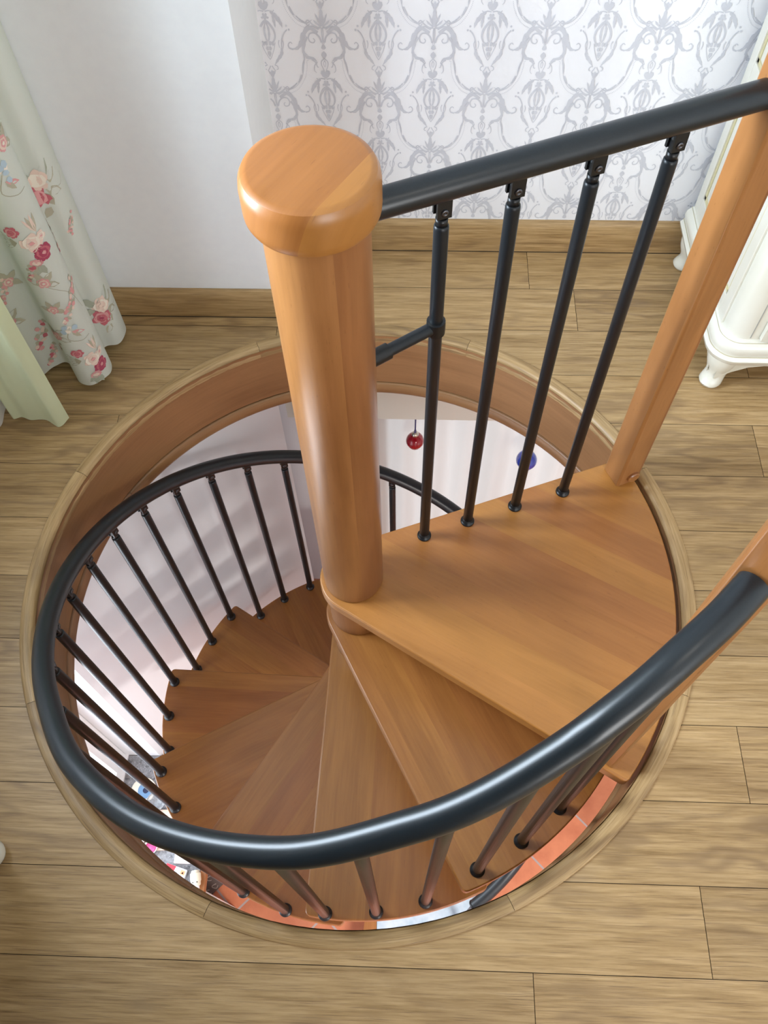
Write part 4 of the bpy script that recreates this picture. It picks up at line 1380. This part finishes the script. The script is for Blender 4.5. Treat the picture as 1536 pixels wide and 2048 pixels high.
# pendant lamps
def pendant(x, y, z, r, col, label, nm):
    p = thing('pendant_lamp', label, 'lamp', (x, y, z), group='glass pendant lamps in the lower room')
    t = NT(nm)
    t.b.inputs['Base Color'].default_value = (*col, 1)
    t.b.inputs['Roughness'].default_value = 0.06
    t.b.inputs['Transmission Weight'].default_value = 0.35
    t.b.inputs['Coat Weight'].default_value = 0.6
    t.b.inputs['Coat Roughness'].default_value = 0.03
    mb = MB()
    prof = [(r * .62, -r * .80), (r * .70, -r * .86), (r * .80, -r * .62), (r * .97, -r * .2), (r, 0.05 * r), (r * .93, r * .38), (r * .74, r * .74), (r * .48, r * .98), (r * .30, r * 1.12)]
    mb.lathe(prof, t.m, 40, caps=False)
    mb.lathe([(q * .94, zz) for q, zz in prof], t.m, 40, caps=False)
    mb.build('glass_shade', parent=p)
    mb = MB(); mb.lathe([(r * .34, r * 1.02), (r * .40, r * 1.16), (r * .38, r * 1.36), (r * .26, r * 1.52), (r * .14, r * 1.6), (0.0006, r * 1.62)], plain('brushed_nickel', (0.62, 0.58, 0.5), .3, 1.0), 28); mb.build('cap', parent=p)
    mb = MB(); mb.lathe([(r * .14, r * 1.58), (r * .12, r * 1.95)], plain('violet_cable', (0.10, 0.09, 0.22), .5), 14)
    mb.tube([(0, 0, r * 1.9), (0, 0, ZS - z)], 0.003, bpy.data.materials['violet_cable'] , 10)
    mb.build('cord', parent=p)
    mb = MB(); mb.lathe([(0.04, ZS - z - 0.02), (0.05, ZS - z - 0.0005)], W, 24); mb.build('ceiling_rose', parent=p)
    return p
pendant(0.131, 1.10, -1.048, 0.036, (0.52, 0.008, 0.025), 'red glass pendant lamp with a nickel cap, hanging in the lower room', 'red_glass')
pendant(0.588, 1.10, -1.172, 0.043, (0.04, 0.09, 0.62), 'blue glass pendant lamp hanging in the lower room to the right of the red one', 'blue_glass')

# ================================================================== LIGHT
def area(name, loc, target, sx, sy, power, col, spread=180):
    l = bpy.data.lights.new(name, 'AREA')
    l.shape = 'RECTANGLE'; l.size = sx; l.size_y = sy; l.energy = power; l.color = col
    l.spread = radians(spread)
    o = bpy.data.objects.new(name, l); COL.objects.link(o)
    o.location = loc
    o.rotation_euler = (Vector(target) - Vector(loc)).to_track_quat('-Z', 'Y').to_euler()
    return o
area('daylight_left', (XL - 0.16, (WY0 + WY1) / 2, (WZ0 + WZ1) / 2), (0, (WY0 + WY1) / 2, (WZ0 + WZ1) / 2 - .25), WY1 - WY0, WZ1 - WZ0, 60, (0.74, 0.87, 1.0), 128)
area('daylight_front', ((VX0 + VX1) / 2, YN - 0.13, (VZ0 + VZ1) / 2), ((VX0 + VX1) / 2, 0, (VZ0 + VZ1) / 2 - .3), VX1 - VX0, VZ1 - VZ0, 50, (1.0, 0.985, 0.965))
area('daylight_kitchen', (KX - 0.14, -0.6, -1.25), (0.5, -0.6, -1.4), 1.3, 1.35, 29, (0.80, 0.90, 1.0))
area('daylight_far', (0.96, 1.40, -1.5), (0.96, 0.3, -1.6), 1.85, 2.0, 4.5, (1.0, 0.98, 0.94))
l = bpy.data.lights.new('ceiling_fill_upper', 'AREA'); l.shape = 'DISK'; l.size = 0.45; l.energy = 2; l.color = (1.0, 0.93, 0.84)  # added overhead fill for the upper room, no fixture behind it
o = bpy.data.objects.new('ceiling_fill_upper', l); COL.objects.link(o); o.location = (0.9, -0.9, ZC - 0.10)
l = bpy.data.lights.new('ceiling_fill_lower', 'AREA'); l.shape = 'DISK'; l.size = 0.6; l.energy = 68; l.color = (1.0, 0.95, 0.9)  # added fill to brighten the lower walls and tiles, no fixture behind it
o = bpy.data.objects.new('ceiling_fill_lower', l); COL.objects.link(o); o.location = (0.8, -1.7, ZS - 0.05)

w = bpy.data.worlds.new('sky'); scene.world = w; w.use_nodes = True
w.node_tree.nodes['Background'].inputs[0].default_value = (0.75, 0.87, 1.0, 1)
w.node_tree.nodes['Background'].inputs[1].default_value = 1.6

scene.view_settings.view_transform = 'Standard'
scene.view_settings.look = 'None'
scene.view_settings.exposure = 0.06
scene.view_settings.gamma = 1.0
scene.cycles.max_bounces = 8
scene.cycles.use_denoising = True
